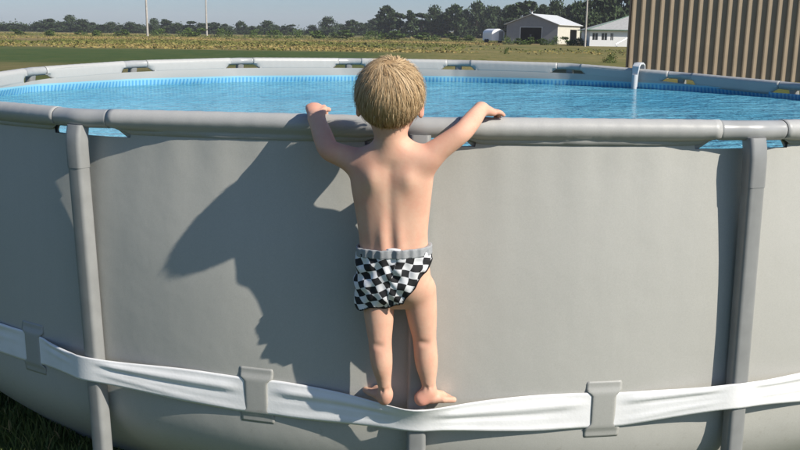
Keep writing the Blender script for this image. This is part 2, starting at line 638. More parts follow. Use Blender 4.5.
        prism([(2.738, 1.046, .0565, .0475), (2.737, zt - .075, .0565, .0475), (2.733, zt - 0.045, .0565, .0475), (2.726, zt - 0.018, .0565, .046)])
        mb.build('leg_socket', STEEL, tee)
        mb = MB()
        prism([(2.744, 0.0, .054, .045), (2.738, 1.056, .054, .045)])
        leg = mb.build('leg', STEEL, root)
        mb = MB()
        prism([(2.744, 0.0, .075, .066), (2.744, 0.022, .066, .057), (2.744, 0.05, .060, .051)])
        mb.build('foot_cap', TEE, leg)
    return root


POOL = build_pool()

# strap heights measured where it crosses legs and loops
STRAP_Z = {}


def strap_path():
    """control points (angle, radius, z, width) all the way round"""
    pts = []
    loops = []
    for k in range(18):
        t = JT[k]
        mid = t + DTH / 2
        zl = {0: .400, 1: .440, 17: .424, 2: .43, 16: .42}.get(k, .42)
        zm = {0: .405, 17: .408, 16: .420}.get(k, .415)
        if k == 17:
            mid = math.atan2(*(hit_cyl(257, 402, 2.722)[[0, 1]] * [1, -1]))
        if k == 0:
            mid = math.atan2(*(hit_cyl(603, 408, 2.722)[[0, 1]] * [1, -1]))
        if k == 16:
            mid = math.atan2(*(hit_cyl(33, 340, 2.722)[[0, 1]] * [1, -1]))
        pts.append((t, 2.7695, zl, k))
        loops.append((mid, zm, k))
    return pts, loops


def build_strap():
    pts, loops = strap_path()
    ctrl = []
    for (t, r, z, k), (tm, zm, _) in zip(pts, loops):
        w = 0.026 / 2.76
        ctrl.append((t - w, r, z))
        ctrl.append((t, r + 0.0015, z))
        ctrl.append((t + w, r, z))
        ctrl.append((tm - 0.022, wall_r(tm, zm) + 0.003, zm))
        ctrl.append((tm + 0.022, wall_r(tm, zm) + 0.003, zm))
    ctrl.append((ctrl[0][0] + 2 * math.pi, ctrl[0][1], ctrl[0][2]))
    xyz = np.array([(r * math.sin(t), -r * math.cos(t), z) for t, r, z in ctrl])
    th, P = [], []
    for a, b in zip(xyz[:-1], xyz[1:]):
        n = max(2, int(np.linalg.norm(b - a) / 0.018))
        for i in range(n):
            P.append(a + (b - a) * i / n)
    P = np.array(P)
    n = len(P)
    # keep it outside the liner
    V, Fc = [], []
    prof = np.linspace(0, 1, 15)
    for i in range(n):
        p = P[i]
        t = math.atan2(p[0], -p[1])
        rad = np.array([math.sin(t), -math.cos(t), 0])
        r0 = math.hypot(p[0], p[1])
        s = i * 0.018
        dleg = abs(float(arc_from_leg(np.array([t]))[0]))
        dboy = abs(t - JT[0]) * 2.75
        wid = 0.080 + 0.026 * float(smooth(0.05, 0.40, dleg)) + 0.003 * math.sin(s * 5.0)
        fold = 0.25 + 0.16 * math.sin(s * 2.3 + 1.0) + 0.07 * math.sin(s * 5.9)
        dlp = min(abs((t - q[0] + math.pi) % (2 * math.pi) - math.pi) for q in loops) * 2.72
        tight = float(smooth(0.03, 0.12, dleg) * smooth(0.035, 0.11, dlp))
        for j, q in enumerate(prof):
            zz = p[2] + wid * (0.5 - q)
            # a lengthwise fold: the upper band lies over the lower one, with a crease beneath it
            ridge = 0.0065 * math.exp(-((q - fold * 0.75) / 0.10) ** 2) * tight
            lip = (-0.0035 * math.exp(-((q - fold - 0.10) / 0.045) ** 2)) * tight
            second = 0.003 * math.exp(-((q - (fold + 0.42 + 0.12 * math.sin(s * 3.1))) / 0.06) ** 2) * tight
            rr = r0 + ridge + lip + second + 0.001
            rr = max(rr, float(wall_r(t, zz)) + 0.003)
            lean = 0.0
            if dboy < 0.3:                       # his weight pulls the upper edge outwards and down
                g = math.exp(-(dboy / 0.13) ** 2)
                lean = 0.030 * g * (1 - q) ** 2
                zz -= 0.004 * g * (1 - q)
            V.append(rad * (rr + lean) + np.array([0, 0, zz]))
    m = len(prof)
    for i in range(n):
        i2 = (i + 1) % n
        for j in range(m - 1):
            Fc.append((i * m + j, i * m + j + 1, i2 * m + j + 1, i2 * m + j))
    o = new_mesh('retaining_strap', V, Fc, STRAP, POOL)
    md = o.modifiers.new('thick', 'SOLIDIFY')
    md.thickness = 0.0022
    md.offset = 0
    o['label'] = 'white webbing strap drawn round the pool wall'
    # the welded loops that hold it, shaped like a capital I
    for (tm, zm, k) in loops:
        V, Fc = [], []
        nu, nv = 13, 25
        hh = 0.086
        for j in range(nv):
            q = j / (nv - 1) * 2 - 1
            zz = zm + hh * q
            aq = abs(q)
            half = 0.036 + 0.017 * smooth(0.52, 0.68, aq)
            half *= 1 - 0.06 * smooth(0.9, 1.0, aq)
            for i in range(nu):
                x = (i / (nu - 1) * 2 - 1) * half
                t = tm + x / 2.72
                over = 0.0062 * (1 - smooth(0.60, 0.80, aq)) + 0.0010
                edge = 0.0
                if i in (0, nu - 1):
                    edge = -0.0015 * (1 - smooth(0.5, 0.8, aq))
                rr = float(wall_r(t, zz)) + over + edge
                V.append((rr * math.sin(t), -rr * math.cos(t), zz))
        for j in range(nv - 1):
            for i in range(nu - 1):
                Fc.append((j * nu + i, j * nu + i + 1, (j + 1) * nu + i + 1, (j + 1) * nu + i))
        lo = new_mesh('strap_loop', V, Fc, LOOPV, POOL)
        md = lo.modifiers.new('thick', 'SOLIDIFY')
        md.thickness = 0.0010
        md.offset = -1


build_strap()


# ------------------------------------------------------------------ water
def build_water():
    m = mat('pool_water', (0.07, 0.36, 0.58), rough=0.1, spec=0.5)
    N, L, b = nodes_of(m)
    nt = m.node_tree
    b.inputs['IOR'].default_value = 1.33
    geo = N.new('ShaderNodeNewGeometry')
    mp = N.new('ShaderNodeMapping')
    mp.inputs['Rotation'].default_value = (0, 0, R(12))
    mp.inputs['Scale'].default_value = (1.0, 1.9, 1.0)
    L.new(geo.outputs['Position'], mp.inputs['Vector'])
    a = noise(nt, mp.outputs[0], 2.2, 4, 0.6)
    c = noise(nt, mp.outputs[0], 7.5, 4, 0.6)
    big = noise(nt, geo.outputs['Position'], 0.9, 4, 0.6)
    col = mix_col(nt, math_node(nt, 'MULTIPLY', math_node(nt, 'SUBTRACT', big, 0.35), 2.6, True), (0.07, 0.30, 0.44), (0.18, 0.45, 0.57))  # pale patches of surface reflection painted into the water's base colour
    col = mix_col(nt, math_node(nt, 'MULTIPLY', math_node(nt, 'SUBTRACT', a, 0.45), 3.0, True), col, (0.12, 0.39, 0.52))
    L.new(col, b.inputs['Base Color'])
    h = math_node(nt, 'ADD', math_node(nt, 'MULTIPLY', a, 1.0), math_node(nt, 'MULTIPLY', c, 0.8))
    bp = N.new('ShaderNodeBump')
    bp.inputs['Strength'].default_value = 0.9
    bp.inputs['Distance'].default_value = 0.13
    L.new(h, bp.inputs['Height'])
    L.new(bp.outputs[0], b.inputs['Normal'])
    n = 180
    V = [(0, 0, 1.046)]
    Fc = []
    rings = 24
    for i in range(1, rings + 1):
        for k in range(n):
            t = 2 * math.pi * k / n
            rr = 2.6795 * i / rings
            V.append((rr * math.sin(t), -rr * math.cos(t), 1.046))
    for k in range(n):
        Fc.append((0, 1 + k, 1 + (k + 1) % n))
    for i in range(rings - 1):
        for k in range(n):
            k2 = (k + 1) % n
            Fc.append((1 + i * n + k, 1 + (i + 1) * n + k, 1 + (i + 1) * n + k2, 1 + i * n + k2))
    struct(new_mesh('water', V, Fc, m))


build_water()


# ------------------------------------------------------------------ bracket hung over the far rim
def build_hook():
    # where the far rim passes column 641
    best = min(np.linspace(R(100), R(179), 1500), key=lambda t: abs(project((RIM_R * math.sin(t), -RIM_R * math.cos(t), RIM_Z))[0] - 641))
    t = best
    rad = np.array([math.sin(t), -math.cos(t), 0])
    tang = np.array([math.cos(t), math.sin(t), 0])
    rr0 = RIM_R * math.cos(DTH / 2) / math.cos((((t - TH0) / DTH) % 1.0 - 0.5) * DTH)
    zt = RIM_Z + float(rim_dz(t))
    root = tag(empty('hose_hook', tuple(rad * rr0 + np.array([0, 0, zt]))), 'white plastic hook hung over the far pool rim, reaching into the water', 'hook')
    rl = rr0
    mb = MB()
    pth = [rad * (rr0 + 0.075) + [0, 0, zt - 0.17], rad * (rr0 + 0.075) + [0, 0, zt - 0.02], rad * (rr0 + 0.06) + [0, 0, zt + 0.022], rad * (rr0 + 0.02) + [0, 0, zt + 0.036],
           rad * (rr0 - 0.03) + [0, 0, zt + 0.034], rad * (rr0 - 0.058) + [0, 0, zt + 0.012], rad * (rr0 - 0.064) + [0, 0, zt - 0.04], rad * (rr0 - 0.064) + [0, 0, zt - 0.15]]
    off = rad * rr0 + np.array([0, 0, zt])
    mb.tube([p - off for p in pth], [.03, .034, .036, .036, .038, .04, .036, .03], 12, flat=(1.5, 0.45), upv=tuple(tang))
    # swap: wide across the rim, thin radially
    mb2 = MB()
    V = []
    for i, p in enumerate(pth):
        d = np.array(pth[min(i + 1, len(pth) - 1)]) - np.array(pth[max(i - 1, 0)])
        d /= np.linalg.norm(d)
        nrm = np.cross(d, tang)
        w = 0.55 * [.035, .04, .045, .05, .055, .055, .045, .038][i]
        for sx, sn in ((-1, -1), (1, -1), (1, 1), (-1, 1)):
            V.append(p - off + tang * w * sx + nrm * 0.008 * sn)
    Fc = []
    for i in range(len(pth) - 1):
        for k in range(4):
            Fc.append((i * 4 + k, i * 4 + (k + 1) % 4, (i + 1) * 4 + (k + 1) % 4, (i + 1) * 4 + k))
    Fc += [(3, 2, 1, 0), tuple(range(len(V) - 4, len(V)))]
    o = new_mesh('hook_arm', V, Fc, GREYW, root)
    bv = o.modifiers.new('bev', 'BEVEL')
    bv.width = 0.004
    bv.segments = 2
    mb = MB()
    p0 = rad * (-0.075) + np.array([0, 0, -0.05])
    mb.tube([p0, p0 + np.array([0, 0, -0.2])], [0.022, 0.02], 14)
    mb.build('hose_end', GREYW, root)


build_hook()


# ------------------------------------------------------------------ the child
class Grid:
    def __init__(self, lo, hi, h):
        self.lo, self.h = np.asarray(lo, float), h
        self.n = np.ceil((np.asarray(hi) - self.lo) / h).astype(int) + 1
        self.d = np.full(self.n, 0.2)
        self.ax = [self.lo[i] + h * np.arange(self.n[i]) for i in range(3)]

    def block(self, lo, hi):
        s = []
        for i in range(3):
            a = max(0, int((lo[i] - self.lo[i]) / self.h))
            b = min(self.n[i], int((hi[i] - self.lo[i]) / self.h) + 2)
            s.append(slice(a, b))
        P = np.meshgrid(self.ax[0][s[0]], self.ax[1][s[1]], self.ax[2][s[2]], indexing='ij')
        return tuple(s), P

    def union(self, fn, lo, hi, k):
        s, P = self.block(lo, hi)
        if 0 in P[0].shape:
            return
        d2 = fn(*P)
        d1 = self.d[s]
        hh = np.clip(0.5 + 0.5 * (d1 - d2) / k, 0, 1) if k > 0 else (d1 > d2) * 1.0
        self.d[s] = d1 * (1 - hh) + d2 * hh - (k * hh * (1 - hh) if k > 0 else 0)

    def cone(self, a, b, ra, rb, k=0.01, m=0.035):
        a, b = np.asarray(a, float), np.asarray(b, float)
        rm = max(ra, rb) + m
        lo, hi = np.minimum(a, b) - rm, np.maximum(a, b) + rm
        ba = b - a
        bb = ba @ ba

        def fn(X, Y, Z):
            t = np.clip(((X - a[0]) * ba[0] + (Y - a[1]) * ba[1] + (Z - a[2]) * ba[2]) / bb, 0, 1)
            return np.sqrt((X - a[0] - ba[0] * t) ** 2 + (Y - a[1] - ba[1] * t) ** 2 + (Z - a[2] - ba[2] * t) ** 2) - (ra + (rb - ra) * t)
        self.union(fn, lo, hi, k)

    def limb(self, pts, rads, k=0.01, m=0.035, flat=None):
        """one smooth tapering limb through several points"""
        pts = np.asarray(pts, float)
        rads = np.asarray(rads, float)
        n = len(pts)
        t0 = np.concatenate([[0], np.cumsum(np.linalg.norm(np.diff(pts, axis=0), axis=1))])
        tt = np.linspace(0, t0[-1], 41)
        P = np.stack([np.interp(tt, t0, pts[:, i]) for i in range(3)], -1)
        rr = np.interp(tt, t0, rads)
        ker = np.exp(-(np.arange(-9, 10) / 2.9) ** 2)
        ker /= ker.sum()

        def bl(v):
            return np.convolve(np.concatenate([2 * v[0] - v[9:0:-1], v, 2 * v[-1] - v[-2:-11:-1]]), ker, 'valid')
        P = np.stack([bl(P[:, i]) for i in range(3)], -1)
        rr = bl(rr)
        lo, hi = P.min(0) - rr.max() - m, P.max(0) + rr.max() + m

        def fn(X, Y, Z):
            best = np.full(X.shape, 9.0)
            for a, b, ra, rb in zip(P[:-1], P[1:], rr[:-1], rr[1:]):
                ba = b - a
                t = np.clip(((X - a[0]) * ba[0] + (Y - a[1]) * ba[1] + (Z - a[2]) * ba[2]) / (ba @ ba), 0, 1)
                d = np.sqrt((X - a[0] - ba[0] * t) ** 2 + (Y - a[1] - ba[1] * t) ** 2 + (Z - a[2] - ba[2] * t) ** 2) - (ra + (rb - ra) * t)
                best = np.minimum(best, d)
            return best
        self.union(fn, lo, hi, k)

    def ell(self, c, rad, k=0.01, rot=None, m=0.035, carve=False):
        c, rad = np.asarray(c, float), np.asarray(rad, float)
        rm = rad.max() + m
        Rm = np.eye(3) if rot is None else np.array(rot)

        def fn(X, Y, Z):
            q = [(X - c[0]) * Rm[0, i] + (Y - c[1]) * Rm[1, i] + (Z - c[2]) * Rm[2, i] for i in range(3)]
            k0 = np.sqrt(sum((q[i] / rad[i]) ** 2 for i in range(3)))
            k1 = np.sqrt(sum((q[i] / rad[i] ** 2) ** 2 for i in range(3))) + 1e-9
            return k0 * (k0 - 1) / k1
        if carve:
            s, P = self.block(c - rm, c + rm)
            d2 = -fn(*P)
            d1 = self.d[s]
            hh = np.clip(0.5 - 0.5 * (d1 - d2) / k, 0, 1)
            self.d[s] = d1 * (1 - hh) + d2 * hh + k * hh * (1 - hh)
        else:
            self.union(fn, c - rm, c + rm, k)

    def mesh(self):
        return surface_nets(self.d, self.lo, self.h)


def surface_nets(d, lo, h):
    ins = d < 0
    nx, ny, nz = d.shape
    cnt = np.zeros((nx - 1, ny - 1, nz - 1), np.int8)
    for i in (0, 1):
        for j in (0, 1):
            for k in (0, 1):
                cnt += ins[i:nx - 1 + i, j:ny - 1 + j, k:nz - 1 + k]
    act = (cnt > 0) & (cnt < 8)
    ci = np.argwhere(act)
    vid = -np.ones(act.shape, np.int64)
    vid[act] = np.arange(len(ci))
    acc = np.zeros((len(ci), 3))
    num = np.zeros(len(ci))
    corners = [(i, j, k) for i in (0, 1) for j in (0, 1) for k in (0, 1)]
    for a in corners:
        for b in corners:
            if sum(b) - sum(a) != 1 or any(b[i] < a[i] for i in range(3)):
                continue
            da = d[ci[:, 0] + a[0], ci[:, 1] + a[1], ci[:, 2] + a[2]]
            db = d[ci[:, 0] + b[0], ci[:, 1] + b[1], ci[:, 2] + b[2]]
            x = (da < 0) != (db < 0)
            t = np.where(x, da / np.where(x, da - db, 1), 0)
            pa, pb = np.array(a, float), np.array(b, float)
            p = pa + t[:, None] * (pb - pa)
            acc += np.where(x[:, None], p, 0)
            num += x
    V = lo + h * (ci + acc / num[:, None])
    faces = []
    for ax in range(3):
        sl_a = [slice(None)] * 3
        sl_b = [slice(None)] * 3
        sl_a[ax], sl_b[ax] = slice(0, -1), slice(1, None)
        A, B = ins[tuple(sl_a)], ins[tuple(sl_b)]
        e = np.argwhere(A != B)
        o1, o2 = [(1, 2), (2, 0), (0, 1)][ax]
        ok = (e[:, o1] > 0) & (e[:, o2] > 0) & (e[:, o1] < d.shape[o1] - 1) & (e[:, o2] < d.shape[o2] - 1)
        e = e[ok]
        q = []
        for (s1, s2) in ((-1, -1), (0, -1), (0, 0), (-1, 0)):
            c = e.copy()
            c[:, o1] += s1
            c[:, o2] += s2
            q.append(vid[c[:, 0], c[:, 1], c[:, 2]])
        q = np.stack(q, -1)
        flip = ~A[e[:, 0], e[:, 1], e[:, 2]]
        q[flip] = q[flip][:, ::-1]
        faces.append(q)
    return V, np.concatenate(faces)


def relax(V, Fc, it=4, lam=0.5):
    """laplacian smoothing of a quad mesh"""
    n = len(V)
    e = np.concatenate([Fc[:, [0, 1]], Fc[:, [1, 2]], Fc[:, [2, 3]], Fc[:, [3, 0]]])
    e = np.concatenate([e, e[:, ::-1]])
    deg = np.bincount(e[:, 0], minlength=n)[:, None]
    for _ in range(it):
        for f in (lam, -lam * 1.04):
            s = np.stack([np.bincount(e[:, 0], weights=V[e[:, 1], i], minlength=n) for i in range(3)], -1)
            V = V + f * (s / np.maximum(deg, 1) - V)
    return V


WR = 2.71


def B(px, py, o):
    return hit_cyl(px, py, WR + o)


def RZ(px, r, z):
    """point on the circle of radius r at height z seen in pixel column px"""
    a, b = -1.2, 1.2
    for _ in range(50):
        m = (a + b) / 2
        if project((r * math.sin(m), -r * math.cos(m), z))[0] < px:
            a = m
        else:
            b = m
    return np.array([r * math.sin(a), -r * math.cos(a), z])


def build_child():
    PXM = 1 / 388.0                      # metres per pixel at his distance
    sup = B(394, 200, 0.1)
    tb = math.atan2(sup[0], -sup[1])
    outv = np.array([math.sin(tb), -math.cos(tb), 0])      # away from the wall
    side = np.array([math.cos(tb), math.sin(tb), 0])       # to the right in the picture
    Rm = np.stack([side, -outv, np.array([0, 0, 1.0])], 1)  # local axes x right, y towards the pool, z up

    G = Grid((-0.60, -3.02, 0.36), (0.16, -2.60, 1.44), 0.0032)
    # --- torso from stacked oval sections
    sec = [  # py, px centre, half width px, half depth m, out
        (143, 391, 15, .030, .142), (150, 391.5, 26, .037, .138), (158, 392, 37, .044, .134), (170, 392, 42, .050, .129), (185, 391.5, 41, .053, .123),
        (200, 392, 39, .055, .117), (215, 392.5, 37, .055, .113), (232, 393, 35, .054, .112), (248, 394, 34.5, .055, .109), (265, 394.5, 36, .056, .104),
        (282, 395.5, 37, .057, .096), (297, 396, 31, .046, .089), (306, 396.5, 17, .030, .086)]
    pts = np.array([B(s[1], s[0], s[4]) for s in sec])
    o3 = np.argsort(pts[:, 2])
    zc = pts[o3, 2]
    cx, cy = pts[o3, 0], pts[o3, 1]
    hw = np.array([s[2] * PXM for s in sec])[o3]
    hd = np.array([s[3] for s in sec])[o3]
    # resample finely and blur so the sections blend without creases
    zf_ = np.linspace(zc[0], zc[-1], 400)
    kern = np.exp(-(np.arange(-40, 41) / 17.0) ** 2)
    kern /= kern.sum()

    def blur(v):
        f = np.interp(zf_, zc, v)
        return np.convolve(np.concatenate([2 * f[0] - f[40:0:-1], f, 2 * f[-1] - f[-2:-42:-1]]), kern, 'valid')
    cx, cy, hw, hd = blur(cx), blur(cy), blur(hw), blur(hd)
    zc = zf_

    def torso(X, Y, Z, grow=0.0):
        zz = np.clip(Z, zc[0], zc[-1])
        x0, y0 = np.interp(zz, zc, cx), np.interp(zz, zc, cy)
        a, b = np.interp(zz, zc, hw) + grow, np.interp(zz, zc, hd) + grow
        lx = (X - x0) * side[0] + (Y - y0) * side[1]
        ly = (X - x0) * -outv[0] + (Y - y0) * -outv[1]
        k0 = (np.abs(lx / a) ** 2.3 + np.abs(ly / b) ** 2.3) ** (1 / 2.3)
        d = (k0 - 1) * np.minimum(a, b)
        ez = np.maximum(zc[0] - Z, Z - zc[-1])
        d = np.where(ez > 0, np.sqrt(np.maximum(d, 0) ** 2 + ez ** 2) + np.minimum(d, 0) * 0, d)
        # spine furrow and shoulder blades on the back
        back = smooth(0.0, -0.03, ly)
        zr = (Z - pts[12, 2]) / (pts[0, 2] - pts[12, 2])
        groove = 0.0028 * np.exp(-(lx / 0.013) ** 2) * back * smooth(0.22, 0.40, zr) * smooth(0.98, 0.85, zr)
        blade = 0.0085 * (np.exp(-(((lx - 0.048) / 0.024) ** 2 + ((zr - 0.80) / 0.075) ** 2)) + np.exp(-(((lx + 0.046) / 0.024) ** 2 + ((zr - 0.80) / 0.075) ** 2))) * back
        loin = 0.0055 * (np.exp(-((np.abs(lx) - 0.022) / 0.014) ** 2)) * back * np.exp(-((zr - 0.42) / 0.14) ** 2)
        return d + groove - blade - loin
    G.union(torso, (cx.min() - .15, cy.min() - .12, zc[0] - .04), (cx.max() + .15, cy.max() + .12, zc[-1] + .04), 0.004)
    # buttocks
    G.ell(B(379, 285, .105), (.040, .040, .044), 0.02)
    G.ell(B(412, 285, .104), (.040, .040, .044), 0.02)
    # belly
    G.ell(B(394, 240, .085), (.07, .045, .075), 0.03)
    # --- neck and head
    hc = B(390, 98, .156)
    up = np.array([0, 0, 1.0])
    fw = -outv
    G.cone(B(391, 150, .140), hc - up * 0.055 - fw * 0.006, .040, .037, 0.022)
    G.ell(hc + fw * (-0.008) + up * 0.012, (.0765, .088, .080), 0.01, Rm)               # skull
    G.ell(hc + fw * 0.030 - up * 0.038, (.058, .055, .052), 0.035, Rm)                    # jaw and cheeks
    G.ell(hc + fw * 0.052 - up * 0.030 + side * 0.028, (.026, .026, .026), 0.02)
    G.ell(hc + fw * 0.052 - up * 0.030 - side * 0.028, (.026, .026, .026), 0.02)
    G.cone(hc + fw * 0.080 - up * 0.004, hc + fw * 0.091 - up * 0.026, .006, .009, 0.010)  # nose
    for s in (-1, 1):
        G.ell(hc + fw * 0.088 + side * s * 0.027 + up * 0.0, (.013, .010, .008), 0.010, carve=True)
    G.ell(hc + fw * 0.084 - up * 0.046, (.020, .008, .0035), 0.006, carve=True)
    G.cone(hc + fw * 0.079 - up * 0.051 - side * .010, hc + fw * 0.079 - up * 0.051 + side * .010, .006, .006, 0.006)
    for s in (-1, 1):   # ears
        ec = hc + side * s * 0.078 - up * 0.022 - fw * 0.006
        er = np.stack([side * 0.92 * s - fw * 0.39, fw * 0.92 + side * s * 0.39, up], 1)
        G.ell(ec, (.008, .017, .026), 0.006, er)
        G.ell(ec + side * s * 0.010 + fw * 0.004, (.006, .009, .014), 0.005, er, carve=True)
    # --- arms
    # left in the picture
    shL, elL, wrL = B(360, 161, .112), B(328.5, 151, .125), RZ(316.5, 2.768, 1.224)
    G.limb([B(376, 157, .125), shL, (shL + elL) / 2, elL, (elL + wrL) / 2, wrL], [.030, .0315, .029, .0275, .0265, .0215], 0.030)
    # right in the picture
    shR, elR, wrR = B(428, 157, .142), B(463, 132, .140), RZ(481, 2.746, 1.258)
    G.limb([B(410, 155, .136), shR, (shR + elR) / 2, elR, (elR + wrR) / 2, wrR], [.030, .0320, .0285, .0255, .0245, .0190], 0.034)

    def hand(wr, kn, tip, spread, thumb_base, thumb_mid, thumb_tip, fingers):
        """wrist, knuckle centre, spread direction; fingers = list of three-point chains"""
        sp = np.asarray(spread, float)
        for s in (-1.0, -0.33, 0.33, 1.0):
            G.cone(wr + sp * s * 0.009, kn + sp * s * 0.0165 - up * 0.005 * s * s, .0115, .0090, 0.011)
        for s, chain in zip((-1.0, -0.33, 0.33, 1.0), fingers):
            p = kn + sp * s * 0.0170 - up * 0.005 * s * s
            rr = [0.0075, 0.0068, 0.0062, 0.0056]
            for i, q in enumerate(chain):
                G.cone(p, q, rr[i], rr[i + 1], 0.0022, 0.015)
                p = q
        G.cone(thumb_base, thumb_mid, .0095, .0078, 0.006)
        G.cone(thumb_mid, thumb_tip, .0075, .0060, 0.003)

    # hand hooked over the rim: fingers run down the inside of the pipe
    kn = RZ(314.5, 2.722, 1.254)
    tn = math.atan2(kn[0], -kn[1])
    rv, tv = np.array([math.sin(tn), -math.cos(tn), 0]), np.array([math.cos(tn), math.sin(tn), 0])
    ch = []
    for s, ln in zip((-1, -.33, .33, 1), (.80, .98, 1.0, .92)):
        p = kn + tv * s * 0.0195
        ch.append([p - rv * 0.026 * ln + up * (-0.004), p - rv * 0.050 * ln - up * 0.020 * ln, p - rv * 0.054 * ln - up * 0.040 * ln])
    hand(wrL, kn, None, tv, wrL + tv * 0.012 + up * 0.012, kn + tv * 0.030 + rv * 0.008 - up * 0.006, kn + tv * 0.036 - rv * 0.018 - up * 0.010, ch)
    # right hand lies along the top of the rim, fingers pointing right and over
    kn = RZ(489.5, 2.714, 1.252)
    tn = math.atan2(kn[0], -kn[1])
    rv, tv = np.array([math.sin(tn), -math.cos(tn), 0]), np.array([math.cos(tn), math.sin(tn), 0])
    fd = tv * 0.86 - rv * 0.51
    sp = tv * 0.51 + rv * 0.86
    ch = []
    for s, ln in zip((-1, -.33, .33, 1), (.98, 1.0, .94, .78)):
        p = kn + sp * s * 0.0185
        ch.append([p + fd * 0.018 * ln - up * 0.003, p + fd * 0.031 * ln - up * (0.006 + 0.006 * (s < 0)), p + fd * 0.042 * ln - up * (0.012 + 0.014 * (s < 0))])
    hand(wrR, kn, None, sp, wrR - sp * 0.014 + fd * 0.006, kn - sp * 0.034 - up * 0.004, kn - sp * 0.042 + fd * 0.014 - up * 0.016, ch)

    # --- legs
    hipL, kneeL, calfL, ankL = B(378, 292, .084), B(380, 341, .092), B(381.5, 362, .094), B(385.5, 393, .078)
    hipR, kneeR, calfR, ankR = B(419, 290, .078), B(424.5, 338, .062), B(426.5, 362, .060), B(429.5, 391, .062)
    for hip, knee, calf, ank, rs in ((hipL, kneeL, calfL, ankL, (.044, .040, .0325, .0285, .0170)), (hipR, kneeR, calfR, ankR, (.046, .0415, .0330, .0305, .0180))):
        mid = (hip * .5 + knee * .5)
        G.limb([hip, mid, knee, calf, (calf + ank) / 2 + (ank - calf) * .12, ank], [rs[0], rs[1], rs[2] * .95, rs[3] * 1.08, rs[4] * 1.12, rs[4] * .97], 0.014)
        G.ell(calf + outv * 0.006 + up * 0.004, (.017, .018, .040), 0.012)
        G.ell(knee + outv * (rs[2] + 0.0055) - up * 0.004 + side * 0.001, (.017, .0060, .0040), 0.014, Rm, carve=True)
        G.ell(ank + outv * 0.017 + up * 0.004 + side * 0.007, (.003, .005, .016), 0.006, carve=True)
        G.ell(ank + outv * 0.017 + up * 0.004 - side * 0.007, (.003, .005, .016), 0.006, carve=True)

    def foot(ank, heel, ball, toe_dir, spread):
        G.cone(ank, heel, .0185, .0175, 0.010)
        G.cone(heel, ball, .0180, .0145, 0.012)
        G.cone(ank + (heel - ank) * .4, ball, .015, .012, 0.014)
        for i, s in enumerate((-1, -.45, 0, .45, .9)):
            p = ball + spread * (0.022 * s)
            G.cone(heel + (ball - heel) * .55 + spread * 0.010 * s, p, .0115, .0095, 0.008)
            tl = (.030, .027, .025, .022, .018)[i]
            G.cone(p, p + toe_dir * tl - up * 0.004, .0085 if i else .0100, .0068 if i else .0088, 0.003)
    # right foot turned out along the strap
    zf = 0.4460
    he = B(421.5, 403, .066)
    he[2] = zf + 0.0145
    bl = he + side * 0.052 - outv * 0.026 - up * 0.002
    foot(ankR, he, bl, (side * .93 - outv * .36), np.array(-outv * 0.9 - side * .35) * -1 * -1)
    he = B(384.5, 403, .072)
    he[2] = zf + 0.0145
    bl = he - side * 0.026 - outv * 0.046 - up * 0.001
    foot(ankL, he, bl, (-side * .55 - outv * .83), np.array(-outv * 0.5 + side * .86))

    V, Fc = G.mesh()
    V = relax(V, Fc, 16, 0.6)
    root = tag(empty('person', (sup[0], sup[1], zf)), 'small blond child in checked trunks standing on the strap and holding the rim', 'person')
    base = np.array([sup[0], sup[1], zf])

    skin = mat('child_skin', (0.60, 0.36, 0.26), rough=0.6, spec=0.28, sss=0.08)
    N, L, b = nodes_of(skin)
    nt = skin.node_tree
    tc = N.new('ShaderNodeTexCoord')
    n1 = noise(nt, tc.outputs['Object'], 20, 6, 0.7)
    n2 = noise(nt, tc.outputs['Object'], 90, 3, 0.6)
    c = mix_col(nt, math_node(nt, 'MULTIPLY', math_node(nt, 'SUBTRACT', n1, 0.35), 2.2, True), (0.70, 0.45, 0.32), (0.66, 0.335, 0.235))
    c = mix_col(nt, math_node(nt, 'MULTIPLY', n2, 0.25), c, (0.62, 0.34, 0.235))
    at = N.new('ShaderNodeAttribute')
    at.attribute_name = 'flush'
    c = mix_col(nt, at.outputs['Fac'], c, (0.72, 0.27, 0.21))
    L.new(c, b.inputs['Base Color'])
    bp = N.new('ShaderNodeBump')
    bp.inputs['Strength'].default_value = 0.12
    bp.inputs['Distance'].default_value = 0.002
    L.new(n2, bp.inputs['Height'])
    L.new(bp.outputs[0], b.inputs['Normal'])
    body = new_mesh('body', V - base, Fc, skin, root)
    fl = np.zeros(len(V))
    for c0, rad, amt in ((shL, .05, .35), (shR, .05, .3), (he, .03, .5), (B(425, 404, .08), .03, .6), (kneeL, .04, .2), (kneeR, .04, .2), (elL, .04, .25), (elR, .04, .2), (kn, .04, .4), (RZ(314, 2.72, 1.26), .05, .4),
                         (hc + side * .08 - up * .02, .035, .6), (hc - side * .08 - up * .02, .035, .6)):
        fl = np.maximum(fl, amt * np.exp(-(np.linalg.norm(V - c0, axis=1) / rad) ** 2))
    at = body.data.attributes.new('flush', 'FLOAT', 'POINT')
    at.data.foreach_set('value', fl.astype(np.float32))

    # eyes
    for s in (-1, 1):
        ec = hc + fw * 0.0775 + side * s * 0.027
        vs, fs = [], []
        for i in range(9):
            for k in range(12):
                a, q = math.pi * i / 8, 2 * math.pi * k / 12
                vs.append(ec - base + 0.0085 * (side * math.sin(a) * math.cos(q) + up * math.sin(a) * math.sin(q) + fw * math.cos(a)))
        for i in range(8):
            for k in range(12):
                fs.append((i * 12 + k, i * 12 + (k + 1) % 12, (i + 1) * 12 + (k + 1) % 12, (i + 1) * 12 + k))
        if s == -1:
            em = mat('eye', (0.75, 0.74, 0.72), rough=0.15)
            im = mat('iris', (0.05, 0.09, 0.14), rough=0.15)
        eo = new_mesh('eye', vs, fs, em, root)
        eo.data.materials.append(im)
        for p in eo.data.polygons:
            p.material_index = 1 if p.index < 24 else 0

